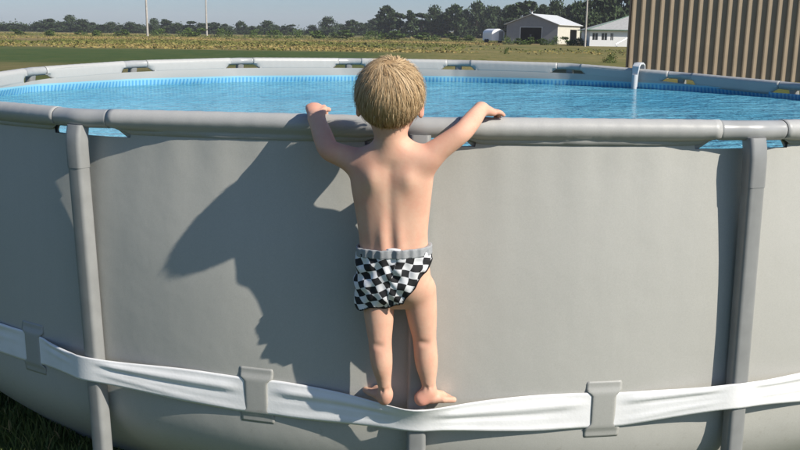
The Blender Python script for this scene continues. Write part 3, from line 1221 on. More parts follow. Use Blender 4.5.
    # --- trunks: cloth shell round the hips and the left thigh
    T = Grid((-0.44, -3.00, 0.60), (-0.06, -2.62, 0.98), 0.0024)
    T.union(lambda X, Y, Z: torso(X, Y, Z, 0.005), (-.6, -3.1, .55), (.1, -2.5, 1.05), 0)
    T.ell(B(379, 285, .105), (.047, .047, .049), 0.02)
    T.ell(B(412, 285, .104), (.046, .046, .050), 0.02)
    T.cone(B(376, 280, .086), B(376, 312, .082), .046, .047, 0.016)
    T.cone(B(418, 280, .086), B(421, 312, .084), .048, .046, 0.016)
    T.ell(B(367, 298, .090), (.032, .032, .028), 0.02)
    s, (X, Y, Z) = T.block((-9, -9, -9), (9, 9, 9))
    lx = (X - base[0]) * side[0] + (Y - base[1]) * side[1]
    ly = (X - base[0]) * outv[0] + (Y - base[1]) * outv[1]
    # crumpled cloth
    wr = 0.0028 * np.sin(Z * 150 + 28 * lx + 3 * np.sin(lx * 60)) * np.sin(lx * 44 + 1.0) + 0.0022 * np.sin(Z * 90 - 80 * lx + ly * 60) + 0.0016 * np.sin(lx * 170 + Z * 60)
    d = T.d - 0.0035 + 0.8 * wr * smooth(0.0, 0.03, B(394, 253, .148)[2] - Z)

    def cam_plane(p1, p2, keep):
        """plane through the camera and two picture points; keep = a picture point on the side to keep"""
        nrm = np.cross(ray(*p1), ray(*p2))
        nrm /= np.linalg.norm(nrm)
        if nrm @ ray(*keep) > 0:
            nrm = -nrm
        return nrm
    zl = B(376, 308.5, .13)[2]
    pa, pb = B(432, 262, .120), B(404, 303, .145)
    dirv = (pb - pa) / np.linalg.norm(pb - pa)
    nrm = np.cross(dirv, outv)
    nrm /= np.linalg.norm(nrm)
    if nrm @ (B(432, 305, .15) - pa) < 0:
        nrm = -nrm
    s0p = B(398, 300, .15)
    zcr = B(398, 304, .14)[2]

    def hem_dist(X, Y, Z):
        """positive where the cloth has ended: long on the left leg, cut high on the right"""
        lx = (X - base[0]) * side[0] + (Y - base[1]) * side[1]
        ly = (X - base[0]) * outv[0] + (Y - base[1]) * outv[1]
        hemL = zl - Z + 0.16 * (lx + 0.045) + 0.004 * np.sin(lx * 90) + 0.05 * (ly - .05)
        cutR = (X - pa[0]) * nrm[0] + (Y - pa[1]) * nrm[1] + (Z - pa[2]) * nrm[2] - 0.002 * np.sin(Z * 120)
        lseam = (X - s0p[0]) * side[0] + (Y - s0p[1]) * side[1]
        legpart = np.maximum(hemL, lseam - 0.002 - 0.2 * (Z - zl))
        return np.minimum(np.maximum(cutR, zcr - Z), legpart)
    low = hem_dist(X, Y, Z)
    ztopL = B(394, 254, .158)[2]
    waist = Z - ztopL - 0.05 * lx
    shell = np.maximum(np.maximum(d, -(d + 0.006)), np.maximum(waist, low))
    Vt, Ft = surface_nets(shell, T.lo, T.h)
    Vt = relax(Vt, Ft, 3, 0.5)
    cloth = mat('checked_cloth', (0.5, 0.5, 0.5), rough=0.85, spec=0.2)
    N, L, b = nodes_of(cloth)
    nt = cloth.node_tree
    uvn = N.new('ShaderNodeUVMap')
    uvn.uv_map = 'UVMap'
    ck = N.new('ShaderNodeTexChecker')
    ck.inputs['Scale'].default_value = 1.0
    ck.inputs['Color1'].default_value = (0.012, 0.012, 0.014, 1)
    ck.inputs['Color2'].default_value = (0.78, 0.78, 0.80, 1)
    L.new(uvn.outputs[0], ck.inputs['Vector'])
    fz = noise(nt, uvn.outputs[0], 30, 2)
    ha = N.new('ShaderNodeAttribute')
    ha.attribute_name = 'hem'
    cc = mix_col(nt, math_node(nt, 'MULTIPLY', fz, 0.12), ck.outputs['Color'], (0.3, 0.3, 0.31))
    L.new(mix_col(nt, ha.outputs['Fac'], cc, (0.015, 0.015, 0.017)), b.inputs['Base Color'])
    tr = new_mesh('swim_trunks', Vt - base, Ft, cloth, root)
    uvl = tr.data.uv_layers.new(name='UVMap')
    hv = (hem_dist(Vt[:, 0], Vt[:, 1], Vt[:, 2]) > -0.0048).astype(np.float32)
    tr.data.attributes.new('hem', 'FLOAT', 'POINT').data.foreach_set('value', hv)
    ax = B(395, 280, .092)
    L1 = Vt - ax
    qx, qy = L1 @ side, L1 @ outv
    an = np.arctan2(qx, qy)
    uu = an * 0.072
    vv = L1[:, 2]
    seam = -0.008 + 0.25 * (vv)
    left = uu < seam
    ca, sa = math.cos(R(-24)), math.sin(R(-24))
    cb, sb = math.cos(R(12)), math.sin(R(12))
    cell = 0.0190
    U = np.where(left, uu * ca - vv * sa, uu * cb - vv * sb + 0.006) / cell
    Vv = np.where(left, uu * sa + vv * ca, uu * sb + vv * cb + 0.004) / cell
    U += 0.07 * np.sin(vv * 130 + uu * 60)
    Vv += 0.07 * np.sin(uu * 140 + 1)
    li = np.zeros(len(tr.data.loops), np.int32)
    tr.data.loops.foreach_get('vertex_index', li)
    uvl.data.foreach_set('uv', np.stack([U[li] + 500, Vv[li] + 500], -1).astype(np.float32).ravel())
    # waistband
    Wb = Grid((-0.44, -3.00, 0.78), (-0.06, -2.62, 0.98), 0.0024)
    Wb.union(lambda X, Y, Z: torso(X, Y, Z, 0.0105), (-.6, -3.1, .55), (.1, -2.5, 1.05), 0)
    s, (X, Y, Z) = Wb.block((-9, -9, -9), (9, 9, 9))
    lx = (X - base[0]) * side[0] + (Y - base[1]) * side[1]
    cz = Z - ztopL - 0.05 * lx
    d = Wb.d + 0.0012 * np.sin(lx * 300)
    shell = np.maximum(np.maximum(d, -(d + 0.006)), np.maximum(cz - 0.013, -0.011 - cz))
    Vw, Fw = surface_nets(shell, Wb.lo, Wb.h)
    Vw = relax(Vw, Fw, 3, 0.5)
    wm = mat('grey_elastic', (0.30, 0.31, 0.32), rough=0.8, var=0.12, vscale=160)
    new_mesh('waistband', Vw - base, Fw, wm, tr)
    # care label folded over the band
    c0 = B(394, 249.5, .157)
    vs = []
    for j in range(4):
        for i in range(6):
            x = (i - 2.5) * 0.0075
            z = -0.010 + 0.0055 * j - 0.0006 * (i - 2.5) ** 2
            vs.append(c0 - base + side * x + up * z + outv * (0.013 - 0.0014 * (i - 2.5) ** 2 * 0.35 + 0.001 * j))
    fs = [(j * 6 + i, j * 6 + i + 1, (j + 1) * 6 + i + 1, (j + 1) * 6 + i) for j in range(3) for i in range(5)]
    lo = new_mesh('care_label', vs, fs, mat('white_cloth', (0.8, 0.8, 0.8), rough=0.8), tr)
    lo.modifiers.new('t', 'SOLIDIFY').thickness = 0.001

    # --- hair
    def head_r(dirs):
        # distance from head centre to the scalp in a direction
        loc = dirs @ Rm
        q = np.sqrt((loc[:, 0] / .0765) ** 2 + (loc[:, 1] / .088) ** 2 + (loc[:, 2] / .080) ** 2)
        return 1 / q
    hc2 = hc + fw * (-0.008) + up * 0.012

    def hairline(dirs):
        """how far inside the haired area a direction is (positive inside)"""
        loc = dirs @ Rm
        x, y, z = loc[:, 0], loc[:, 1], loc[:, 2]
        # low on the neck at the back, above the ears at the sides, high on the forehead
        zmin = np.where(y < 0, -0.80 + 0.50 * smooth(0.45, 0.95, np.abs(x)) * smooth(-0.75, -0.1, y), -0.30 + 0.80 * smooth(0.0, 0.75, y))
        return z - zmin
    # cap under the strands
    nu, nv = 96, 60
    dirs = []
    for i in range(nv + 1):
        for k in range(nu):
            a, q = math.pi * i / nv, 2 * math.pi * k / nu
            dirs.append((math.sin(a) * math.cos(q), math.sin(a) * math.sin(q), math.cos(a)))
    dirs = np.array(dirs) @ Rm.T
    inside = hairline(dirs)
    rr = head_r(dirs) + 0.0055 * smooth(-0.05, 0.15, inside)
    Vh = hc2 + dirs * rr[:, None] - base
    Fh = []
    for i in range(nv):
        for k in range(nu):
            f = (i * nu + k, (i + 1) * nu + k, (i + 1) * nu + (k + 1) % nu, i * nu + (k + 1) % nu)
            if min(inside[list(f)]) > -0.02:
                Fh.append(f)
    hm = mat('blond_hair', (0.26, 0.16, 0.075), rough=0.6, spec=0.25)
    N, L, b = nodes_of(hm)
    nt = hm.node_tree
    at = N.new('ShaderNodeAttribute')
    at.attribute_name = 'tone'
    ramp = N.new('ShaderNodeValToRGB')
    ramp.color_ramp.elements[0].color = (0.13, 0.075, 0.038, 1)
    ramp.color_ramp.elements[1].color = (0.70, 0.53, 0.32, 1)
    e = ramp.color_ramp.elements.new(0.5)
    e.color = (0.40, 0.265, 0.135, 1)
    L.new(at.outputs['Fac'], ramp.inputs['Fac'])
    L.new(ramp.outputs['Color'], b.inputs['Base Color'])
    cap = new_mesh('hair', Vh, Fh, hm, root)
    a0 = cap.data.attributes.new('tone', 'FLOAT', 'POINT')
    a0.data.foreach_set('value', np.full(len(cap.data.vertices), 0.42, np.float32))
    # strands: thin ribbons that run away from the crown
    crown = -fw * 0.42 + up * 0.90 + side * 0.05
    crown /= np.linalg.norm(crown)
    n = 24000
    dd = rng.normal(size=(n * 3, 3))
    dd /= np.linalg.norm(dd, axis=1)[:, None]
    dd = dd[hairline(dd) > 0.03][:n]
    n = len(dd)
    clump = np.sin(dd @ (side * 23)) * np.sin(dd @ (up * 17 + fw * 9)) + 0.6 * np.sin(dd @ (side * 61 + up * 13))
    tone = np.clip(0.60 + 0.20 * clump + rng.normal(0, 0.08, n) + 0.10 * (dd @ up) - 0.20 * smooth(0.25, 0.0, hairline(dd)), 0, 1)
    seg = 6
    length = rng.uniform(0.032, 0.058, n) * (1 - 0.45 * smooth(0.45, 0.0, hairline(dd)))
    lift = rng.uniform(0.0055, 0.0085, n) + 0.006 * (rng.random(n) < 0.035)
    cur = dd.copy()
    rows = []
    wdt = rng.uniform(0.0003, 0.0008, n)
    swirl = 0.9
    for j in range(seg + 1):
        t = j / seg
        flow = cur - crown
        flow -= cur * np.sum(flow * cur, axis=1)[:, None]
        flow += swirl * np.cross(cur, flow) * np.exp(-np.sum((cur - crown) ** 2, axis=1) / 0.35)[:, None]
        flow += 0.05 * np.stack([np.sin(cur @ (up * 31) + clump * 3), np.sin(cur @ (side * 37)), np.sin(cur @ (fw * 29))], -1)
        flow /= np.linalg.norm(flow, axis=1)[:, None] + 1e-6
        below = np.maximum(0, -0.0 - (hairline(cur) - 0.0))
        r0 = head_r(cur) + 0.002 + lift * np.minimum(1, t * 2.4) + 0.0015 * np.sin(clump * 5) - 0.004 * (t > 0.9)
        p = hc2 + cur * r0[:, None]
        wv = np.cross(cur, flow) * (wdt * (1 - 0.75 * t ** 2))[:, None]
        rows.append((p - wv, p + wv))
        cur = cur + flow * (length / seg / 0.085)[:, None]
        cur /= np.linalg.norm(cur, axis=1)[:, None]
    Vs = np.stack([np.stack(r, 1) for r in rows], 1).reshape(-1, 3) - base
    per = (seg + 1) * 2
    Fs = []
    b0 = np.arange(n) * per
    for j in range(seg):
        Fs.append(np.stack([b0 + 2 * j, b0 + 2 * j + 1, b0 + 2 * j + 3, b0 + 2 * j + 2], -1))
    Fs = np.concatenate(Fs)
    st = new_mesh('strands', Vs, Fs, hm, cap)
    struct(st, 'stuff')
    a1 = st.data.attributes.new('tone', 'FLOAT', 'POINT')
    a1.data.foreach_set('value', np.repeat(tone, per).astype(np.float32))
    # kink of brows
    for s in (-1, 1):
        bm = MB()
        pts = [hc + fw * (0.083 - 0.004 * abs(q - .5)) + side * s * (0.014 + 0.026 * q) + up * (0.014 + 0.004 * math.sin(math.pi * q)) - base for q in (0, .33, .66, 1)]
        bm.tube(pts, [.0018, .0024, .0022, .0012], 8)
        br = bm.build('eyebrow', hm, root)
        a2 = br.data.attributes.new('tone', 'FLOAT', 'POINT')
        a2.data.foreach_set('value', np.full(len(br.data.vertices), 0.45, np.float32))


build_child()


# ------------------------------------------------------------------ grass by the pool
def build_grass():
    gm = mat('lawn_grass', (0.07, 0.11, 0.025), rough=0.7, spec=0.25)
    N, L, b = nodes_of(gm)
    nt = gm.node_tree
    at = N.new('ShaderNodeAttribute')
    at.attribute_name = 'tone'
    ramp = N.new('ShaderNodeValToRGB')
    ramp.color_ramp.elements[0].color = (0.06, 0.095, 0.02, 1)
    ramp.color_ramp.elements[1].color = (0.36, 0.28, 0.12, 1)
    e = ramp.color_ramp.elements.new(0.75)
    e.color = (0.17, 0.19, 0.05, 1)
    L.new(at.outputs['Fac'], ramp.inputs['Fac'])
    L.new(ramp.outputs['Color'], b.inputs['Base Color'])
    n = 60000
    # dense to the left of the pool where the lawn shows, thinner round the rest
    n1 = 38000
    x = np.concatenate([rng.uniform(-3.6, -1.2, n1), rng.uniform(-5, 5, n - n1)])
    y = np.concatenate([rng.uniform(-2.9, 0.4, n1), rng.uniform(-5, 5, n - n1)])
    r = np.hypot(x, y)
    ok = (r > 2.44)
    x, y = x[ok], y[ok]
    n = len(x)
    ang = rng.uniform(0, 2 * math.pi, n)
    hgt = rng.uniform(0.02, 0.06, n) * (0.7 + 0.6 * (np.sin(x * 9) * np.sin(y * 7) > 0.2))
    wd = rng.uniform(0.0015, 0.0035, n)
    lean = rng.uniform(0.1, 0.9, n) * hgt
    la = rng.uniform(0, 2 * math.pi, n)
    dx, dy = np.cos(ang) * wd, np.sin(ang) * wd
    lx, ly = np.cos(la) * lean, np.sin(la) * lean
    z0 = np.zeros(n)
    V = np.stack([np.stack([x - dx, y - dy, z0], -1), np.stack([x + dx, y + dy, z0], -1),
                  np.stack([x + dx * .8 + lx * .4, y + dy * .8 + ly * .4, hgt * .6], -1), np.stack([x - dx * .8 + lx * .4, y - dy * .8 + ly * .4, hgt * .6], -1),
                  np.stack([x + lx, y + ly, hgt], -1)], 1).reshape(-1, 3)
    i0 = np.arange(n) * 5
    Fc = [list(q) for q in np.stack([i0, i0 + 1, i0 + 2, i0 + 3], -1)] + [list(q) for q in np.stack([i0 + 3, i0 + 2, i0 + 4], -1)]
    o = new_mesh('lawn_grass', V, [tuple(int(a) for a in f) for f in Fc], gm)
    tone = np.clip(0.35 + rng.normal(0, 0.2, n) + 0.45 * (rng.random(n) < 0.10), 0, 1)
    a = o.data.attributes.new('tone', 'FLOAT', 'POINT')
    a.data.foreach_set('value', np.repeat(tone, 5).astype(np.float32))
    struct(o, 'stuff')


build_grass()


def build_rough():
    """tall uncut grass of the fields behind"""
    rm = mat('rough_grass', (0.16, 0.15, 0.05), rough=0.85, spec=0.15)
    N, L, b = nodes_of(rm)
    nt = rm.node_tree
    at = N.new('ShaderNodeAttribute')
    at.attribute_name = 'tone'
    ramp = N.new('ShaderNodeValToRGB')
    ramp.color_ramp.elements[0].color = (0.045, 0.075, 0.018, 1)
    ramp.color_ramp.elements[1].color = (0.42, 0.29, 0.13, 1)
    e = ramp.color_ramp.elements.new(0.5)
    e.color = (0.15, 0.155, 0.045, 1)
    L.new(at.outputs['Fac'], ramp.inputs['Fac'])
    L.new(ramp.outputs['Color'], b.inputs['Base Color'])
    n = 30000
    dist = np.exp(rng.uniform(math.log(72), math.log(330), n))
    px = rng.uniform(-480, 330, n)
    x = CAM[0] + px / F_PX * dist
    y = CAM[1] + dist
    patch = np.sin(x * 0.11 + 1) * np.sin(y * 0.045 + 0.6 * np.sin(x * 0.05)) + 0.5 * np.sin(x * 0.31 + y * 0.12)
    strip = np.sin(np.log(dist) * 9.0 + 0.5 * np.sin(px * 0.012))
    keep = (rng.random(n) < 0.55 + 0.4 * patch) & ~((px > 60) & (dist < 130) & (rng.random(n) < 0.85))
    keep &= ~((px > 95) & (dist > 100))
    x, y, patch, strip, dist = x[keep], y[keep], patch[keep], strip[keep], dist[keep]
    n = len(x)
    z = terrain(x, y)
    tone = np.clip(0.57 + 0.16 * strip + 0.10 * patch + rng.normal(0, 0.06, n), 0.32, 0.80)
    V, T = [], []
    for k in range(3):
        a = rng.uniform(0, math.pi, n)
        w = rng.uniform(0.08, 0.24, n) * (dist / 150) ** 0.5
        h = rng.uniform(0.05, 0.20, n) * (1 - 0.35 * (tone > 0.6))
        ox, oy = rng.normal(0, .3, n), rng.normal(0, .3, n)
        dx, dy = np.cos(a) * w, np.sin(a) * w
        lx = rng.normal(0, .12, n)
        V.append(np.stack([np.stack([x + ox - dx * .5, y + oy - dy * .5, z - .05], -1), np.stack([x + ox + dx * .5, y + oy + dy * .5, z - .05], -1),
                           np.stack([x + ox + dx * .8 + lx, y + oy + dy * .8, z + h * .8], -1), np.stack([x + ox + lx, y + oy, z + h], -1), np.stack([x + ox - dx * .8 + lx, y + oy - dy * .8, z + h * .7], -1)], 1))
        T.append(np.repeat(np.clip(tone + rng.normal(0, .08, n), 0, 1), 5))
    V = np.concatenate(V).reshape(-1, 3)
    o = new_mesh('rough_grass', V, np.arange(len(V)).reshape(-1, 5), rm, shade=False)
    a = o.data.attributes.new('tone', 'FLOAT', 'POINT')
    a.data.foreach_set('value', np.concatenate(T).astype(np.float32))
    struct(o, 'stuff')


build_rough()


# ------------------------------------------------------------------ trees and bushes
def leaf_mat(name, col):
    m = mat(name, col, rough=0.8, spec=0.2)
    N, L, b = nodes_of(m)
    nt = m.node_tree
    geo = N.new('ShaderNodeNewGeometry')
    c = mix_col(nt, geo.outputs['Random Per Island'], hexmix(col, 0.6), hexmix(col, 1.45))
    L.new(c, b.inputs['Base Color'])
    return m


LEAF = leaf_mat('tree_leaves', (0.040, 0.062, 0.026))
LEAF2 = leaf_mat('bush_leaves', (0.070, 0.110, 0.026))
BARK = mat('bark', (0.09, 0.07, 0.05), rough=0.9, var=0.3, vscale=3)


def crown_mesh(name, seed, w, h, leaf, n, clumps, z0, material, squat=1.0):
    g = np.random.default_rng(seed)
    cs = []
    for i in range(clumps):
        a, q = g.uniform(0, 2 * math.pi), g.uniform(0, 1)
        zz = z0 + (h - z0) * (0.04 + 0.88 * q)
        rr = w / 2 * (1.0 * math.sin(math.pi * min(1, 0.36 + 0.62 * q)) ** 0.55) * math.sqrt(g.uniform(0, 0.8)) * squat
        cs.append((rr * math.cos(a), rr * math.sin(a), zz, g.uniform(0.15, 0.27) * w))
    cs.append((g.uniform(-.06, .06) * w, 0, h * 0.88, 0.14 * w))
    cs = np.array(cs)
    k = g.integers(0, len(cs), n)
    d = g.normal(size=(n, 3))
    d /= np.linalg.norm(d, axis=1)[:, None]
    rad = cs[k, 3] * (g.random(n) ** 0.4) * g.uniform(0.8, 1.15, n)
    P = cs[k, :3] + d * rad[:, None] * np.array([1, 1, 0.8])
    P[:, 2] = np.maximum(P[:, 2], z0 * 0.8)
    a1 = g.normal(size=(n, 3))
    a1 /= np.linalg.norm(a1, axis=1)[:, None]
    b1 = np.cross(a1, g.normal(size=(n, 3)))
    b1 /= np.linalg.norm(b1, axis=1)[:, None]
    s = leaf * g.uniform(0.6, 1.3, n)[:, None]
    V = np.stack([P - a1 * s, P - b1 * s * .6, P + a1 * s, P + b1 * s * .6], 1).reshape(-1, 3)
    Fc = np.arange(n * 4).reshape(-1, 4)
    me = bpy.data.meshes.new(name)
    me.from_pydata(V.tolist(), [], Fc.tolist())
    me.materials.append(material)
    return me, cs


def tree_protos():
    out = []
    for i in range(7):
        w = [7.5, 6.0, 8.5, 5.0, 7.0, 9.0, 4.2][i]
        h = [9.0, 8.5, 8.0, 9.0, 7.0, 8.5, 9.5][i]
        me, cs = crown_mesh('crown', 30 + i, w, h, 0.40, 2600, [26, 24, 30, 22, 25, 32, 20][i], 0.15, LEAF)
        mb = MB()
        mb.tube([(0, 0, -0.3), (0.05, 0, 0.8), (0.1, 0.05, h * .35), (0, 0, h * .75)], [.26, .2, .15, .05], 8)
        for c in cs[:6]:
            mb.tube([(0.05, 0.02, h * .22), tuple(c[:3] * np.array([.55, .55, .8])), tuple(c[:3])], [.11, .07, .02], 6)
        tme = bpy.data.meshes.new('trunk')
        tme.from_pydata(mb.v, [], mb.f)
        tme.materials.append(BARK)
        out.append((me, tme, w, h))
    return out


TP = tree_protos()
ORD = ['first', 'second', 'third', 'fourth', 'fifth', 'sixth', 'seventh', 'eighth', 'ninth', 'tenth', 'eleventh', 'twelfth', 'thirteenth', 'fourteenth',
       'fifteenth', 'sixteenth', 'seventeenth', 'eighteenth', 'nineteenth', 'twentieth']


def place_tree(px, top, wpx, dist, label, group):
    p = on_ground(px, dist)
    base_y = project(p)[1]
    k = random.randrange(len(TP))
    cme, tme, w, h = TP[k]
    m_per_px = dist / F_PX
    sz = (base_y - top) * m_per_px / h
    sx = wpx * m_per_px / w
    root = tag(empty('field_tree', tuple(p)), label, 'tree', group)
    root.rotation_euler = (0, 0, random.uniform(0, 6.28))
    for nm, me in (('trunk', tme), ('crown', cme)):
        o = bpy.data.objects.new(nm, me)
        COL.objects.link(o)
        o.parent = root
        o.scale = (sx, sx, sz)
    return root


# (pixel column, pixel row of the top, width in pixels)
T_LEFT = [(3, 24, 12), (14, 23.5, 13), (25, 24.5, 12), (38, 22, 11), (52, 19, 18), (62, 23, 10), (70, 17, 14), (82, 20.5, 14), (94, 22.5, 12), (103, 24.5, 11), (111, 23, 11), (122, 25, 11), (131, 23, 11), (139, 25, 10)]
T_MID = [(154, 20, 11), (166, 19, 13), (178, 24, 11), (190, 21, 12), (201, 24, 11)]
T_NEXT = [(214, 22, 11), (226, 24, 11), (241, 22.5, 10), (252, 26, 10), (266, 22, 12), (275, 26, 10), (284, 25.5, 9), (291, 24.5, 9), (312, 26, 10), (328, 18.5, 14), (340, 25, 11), (352, 19.5, 11), (361, 22.5, 10), (374, 18, 13)]
T_RIGHT = [(388, 7, 17), (399, 13, 14), (410, 10, 11), (421, 13, 15), (434, 9, 16), (444, 12, 14), (454, 6, 18), (466, 10, 14), (476, 5.5, 18), (489, 9, 13), (497, 8, 14), (506, 9, 16)]
T_BACK = [(517, 2, 20), (531, 1, 20), (543, 4, 18), (555, 3, 18), (567, 7, 16), (577, 6, 14)]
for lst, dist, where in ((T_LEFT, 400, 'left of the near utility pole'), (T_MID, 400, 'between the two utility poles'), (T_NEXT, 405, 'in the low row right of the far utility pole'),
                         (T_RIGHT, 330, 'in the tall dark row left of the barn'), (T_BACK, 262, 'behind the barn roof')):
    for i, (px, top, wp) in enumerate(lst):
        place_tree(px, top, wp * 1.45, dist + random.uniform(-10, 10), 'dark tree %s, %s from the left' % (where, ORD[i]), 'far tree line')
for i, (px, top, wp) in enumerate([(588, 1, 34), (606, -8, 40), (626, -12, 44), (648, -8, 44)]):
    place_tree(px, top, wp, 205 + 6 * i, 'big dark tree behind the green trimmed house, %s from the left' % ORD[i], 'trees behind the house')



def build_hedgerow():
    g = np.random.default_rng(5)
    Vs = []
    for px in np.arange(-12, 392, 5.5):
        dist = 424 + g.uniform(-6, 6)
        p = on_ground(px + g.uniform(-2, 2), dist)
        h = g.uniform(2.0, 3.6) * (1.0 if px < 210 else 0.8)
        n = 260
        q = g.normal(size=(n, 3)) * np.array([1.7, 1.2, 0.36 * h]) + p + np.array([0, 0, 0.5 * h])
        q[:, 2] = np.maximum(q[:, 2], p[2] + 0.1)
        a1 = g.normal(size=(n, 3))
        a1 /= np.linalg.norm(a1, axis=1)[:, None]
        b1 = np.cross(a1, g.normal(size=(n, 3)))
        b1 /= np.linalg.norm(b1, axis=1)[:, None]
        sz = g.uniform(.3, .6, n)[:, None]
        Vs.append(np.stack([q - a1 * sz, q - b1 * sz * .6, q + a1 * sz, q + b1 * sz * .6], 1).reshape(-1, 3))
    V = np.concatenate(Vs)
    struct(new_mesh('hedgerow', V, np.arange(len(V)).reshape(-1, 4), LEAF, shade=False), 'stuff')


build_hedgerow()
BP = [crown_mesh('foliage', 70 + i, [3.0, 4.2, 2.4, 5.0][i], [1.5, 1.4, 1.7, 1.2][i], 0.13, 700, [9, 12, 7, 14][i], 0.05, LEAF2)[0] for i in range(4)]


def place_bush(px, dist, wpx, hpx, label, group):
    p = on_ground(px, dist)
    k = random.randrange(4)
    w, h = [3.0, 4.2, 2.4, 5.0][k], [1.5, 1.4, 1.7, 1.2][k]
    mp = dist / F_PX
    root = tag(empty('field_bush', tuple(p)), label, 'bush', group)
    root.rotation_euler = (0, 0, random.uniform(0, 6.28))
    o = bpy.data.objects.new('foliage', BP[k])
    COL.objects.link(o)
    o.parent = root
    o.scale = (wpx * mp / w, wpx * mp / w, hpx * mp / h)
    return root


for i, (px, dist, wp, hp) in enumerate([(508, 150, 14, 6), (519, 146, 16, 6), (531, 149, 15, 7), (543, 145, 16, 6), (555, 148, 15, 6.5), (567, 144, 18, 8), (579, 147, 16, 7), (592, 143, 18, 8), (606, 146, 16, 7), (619, 142, 16, 7)]):
    place_bush(px, dist, wp, hp, 'low green bush in the row before the barn, %s from the left' % ORD[i], 'bushes before the barn')
for i, (px, dist, wp, hp) in enumerate([(16, 215, 18, 5), (49, 190, 16, 5), (80, 230, 14, 4), (96, 205, 16, 5), (124, 215, 18, 6), (160, 240, 22, 6), (186, 225, 20, 7), (199, 215, 24, 8), (222, 235, 24, 7), (254, 230, 20, 6), (276, 215, 22, 7),
                                        (298, 235, 24, 6), (318, 225, 26, 7), (345, 240, 30, 8), (372, 230, 24, 7), (396, 240, 28, 8), (424, 225, 30, 7), (451, 232, 22, 6), (470, 225, 18, 5)]):
    place_bush(px, dist, wp, hp, 'low shrub in the far rough field, %s from the left' % ORD[i], 'shrubs in the far field')
place_bush(507, 72, 6, 5, 'small lone dark bush standing in the cut hay field', 'bushes in the hay field')
place_bush(612, 52, 16, 7, 'dark weedy bush at the foot of the ribbed wall', 'bushes in the hay field')


# ------------------------------------------------------------------ utility poles
def pole(px, dist, hgt, wid, label):
    p = on_ground(px, dist)
    root = tag(empty('utility_pole', tuple(p)), label, 'utility pole', 'utility poles')
    mb = MB()
    mb.tube([(0, 0, -0.3), (0, 0, hgt * .5), (0, 0, hgt)], [wid / 2, wid / 2.3, wid / 2.9], 12)
    mb.build('pole_shaft', PW, root)
    mb = MB()
    mb.box((-1.1, -0.06, hgt - 0.6), (1.1, 0.06, hgt - 0.46))
    ca = mb.build('cross_arm', PW, root, shade=False)
    for x in (-1.0, -0.45, 0.45, 1.0):
        mb = MB()
        mb.tube([(x, 0, hgt - .46), (x, 0, hgt - .40), (x, 0, hgt - .32)], [.04, .06, .03], 8)
        mb.build('insulator', WHITE, ca)


PW = mat('weathered_pole', (0.42, 0.39, 0.35), rough=0.85, var=0.15, vscale=2)
pole(147.5, 203, 11.0, 0.52, 'pale utility pole at the left, the nearer of two in the field')
pole(206.8, 270, 11.5, 0.55, 'pale utility pole farther off in the left field')
pole(585.5, 132, 10.5, 0.30, 'grey utility pole beside the barn')


# ------------------------------------------------------------------ barn, trailer and house
def frame_at(px, dist, rz):
    p = on_ground(px, dist)
    return p, rz


SIDING = mat('grey_siding', (0.26, 0.26, 0.265), rough=0.6, var=0.06, vscale=1.5)
CREAM = mat('cream_siding', (0.55, 0.53, 0.45), rough=0.6, var=0.06, vscale=1.5)
ROOFW = mat('pale_metal_roof', (0.62, 0.63, 0.62), rough=0.45, var=0.05, vscale=1)
ROOFG = mat('grey_shingle_roof', (0.36, 0.36, 0.35), rough=0.8, var=0.1, vscale=3)
GREENT = mat('green_trim', (0.04, 0.12, 0.08), rough=0.5)
GLASS = mat('window_glass', (0.03, 0.035, 0.04), rough=0.1)


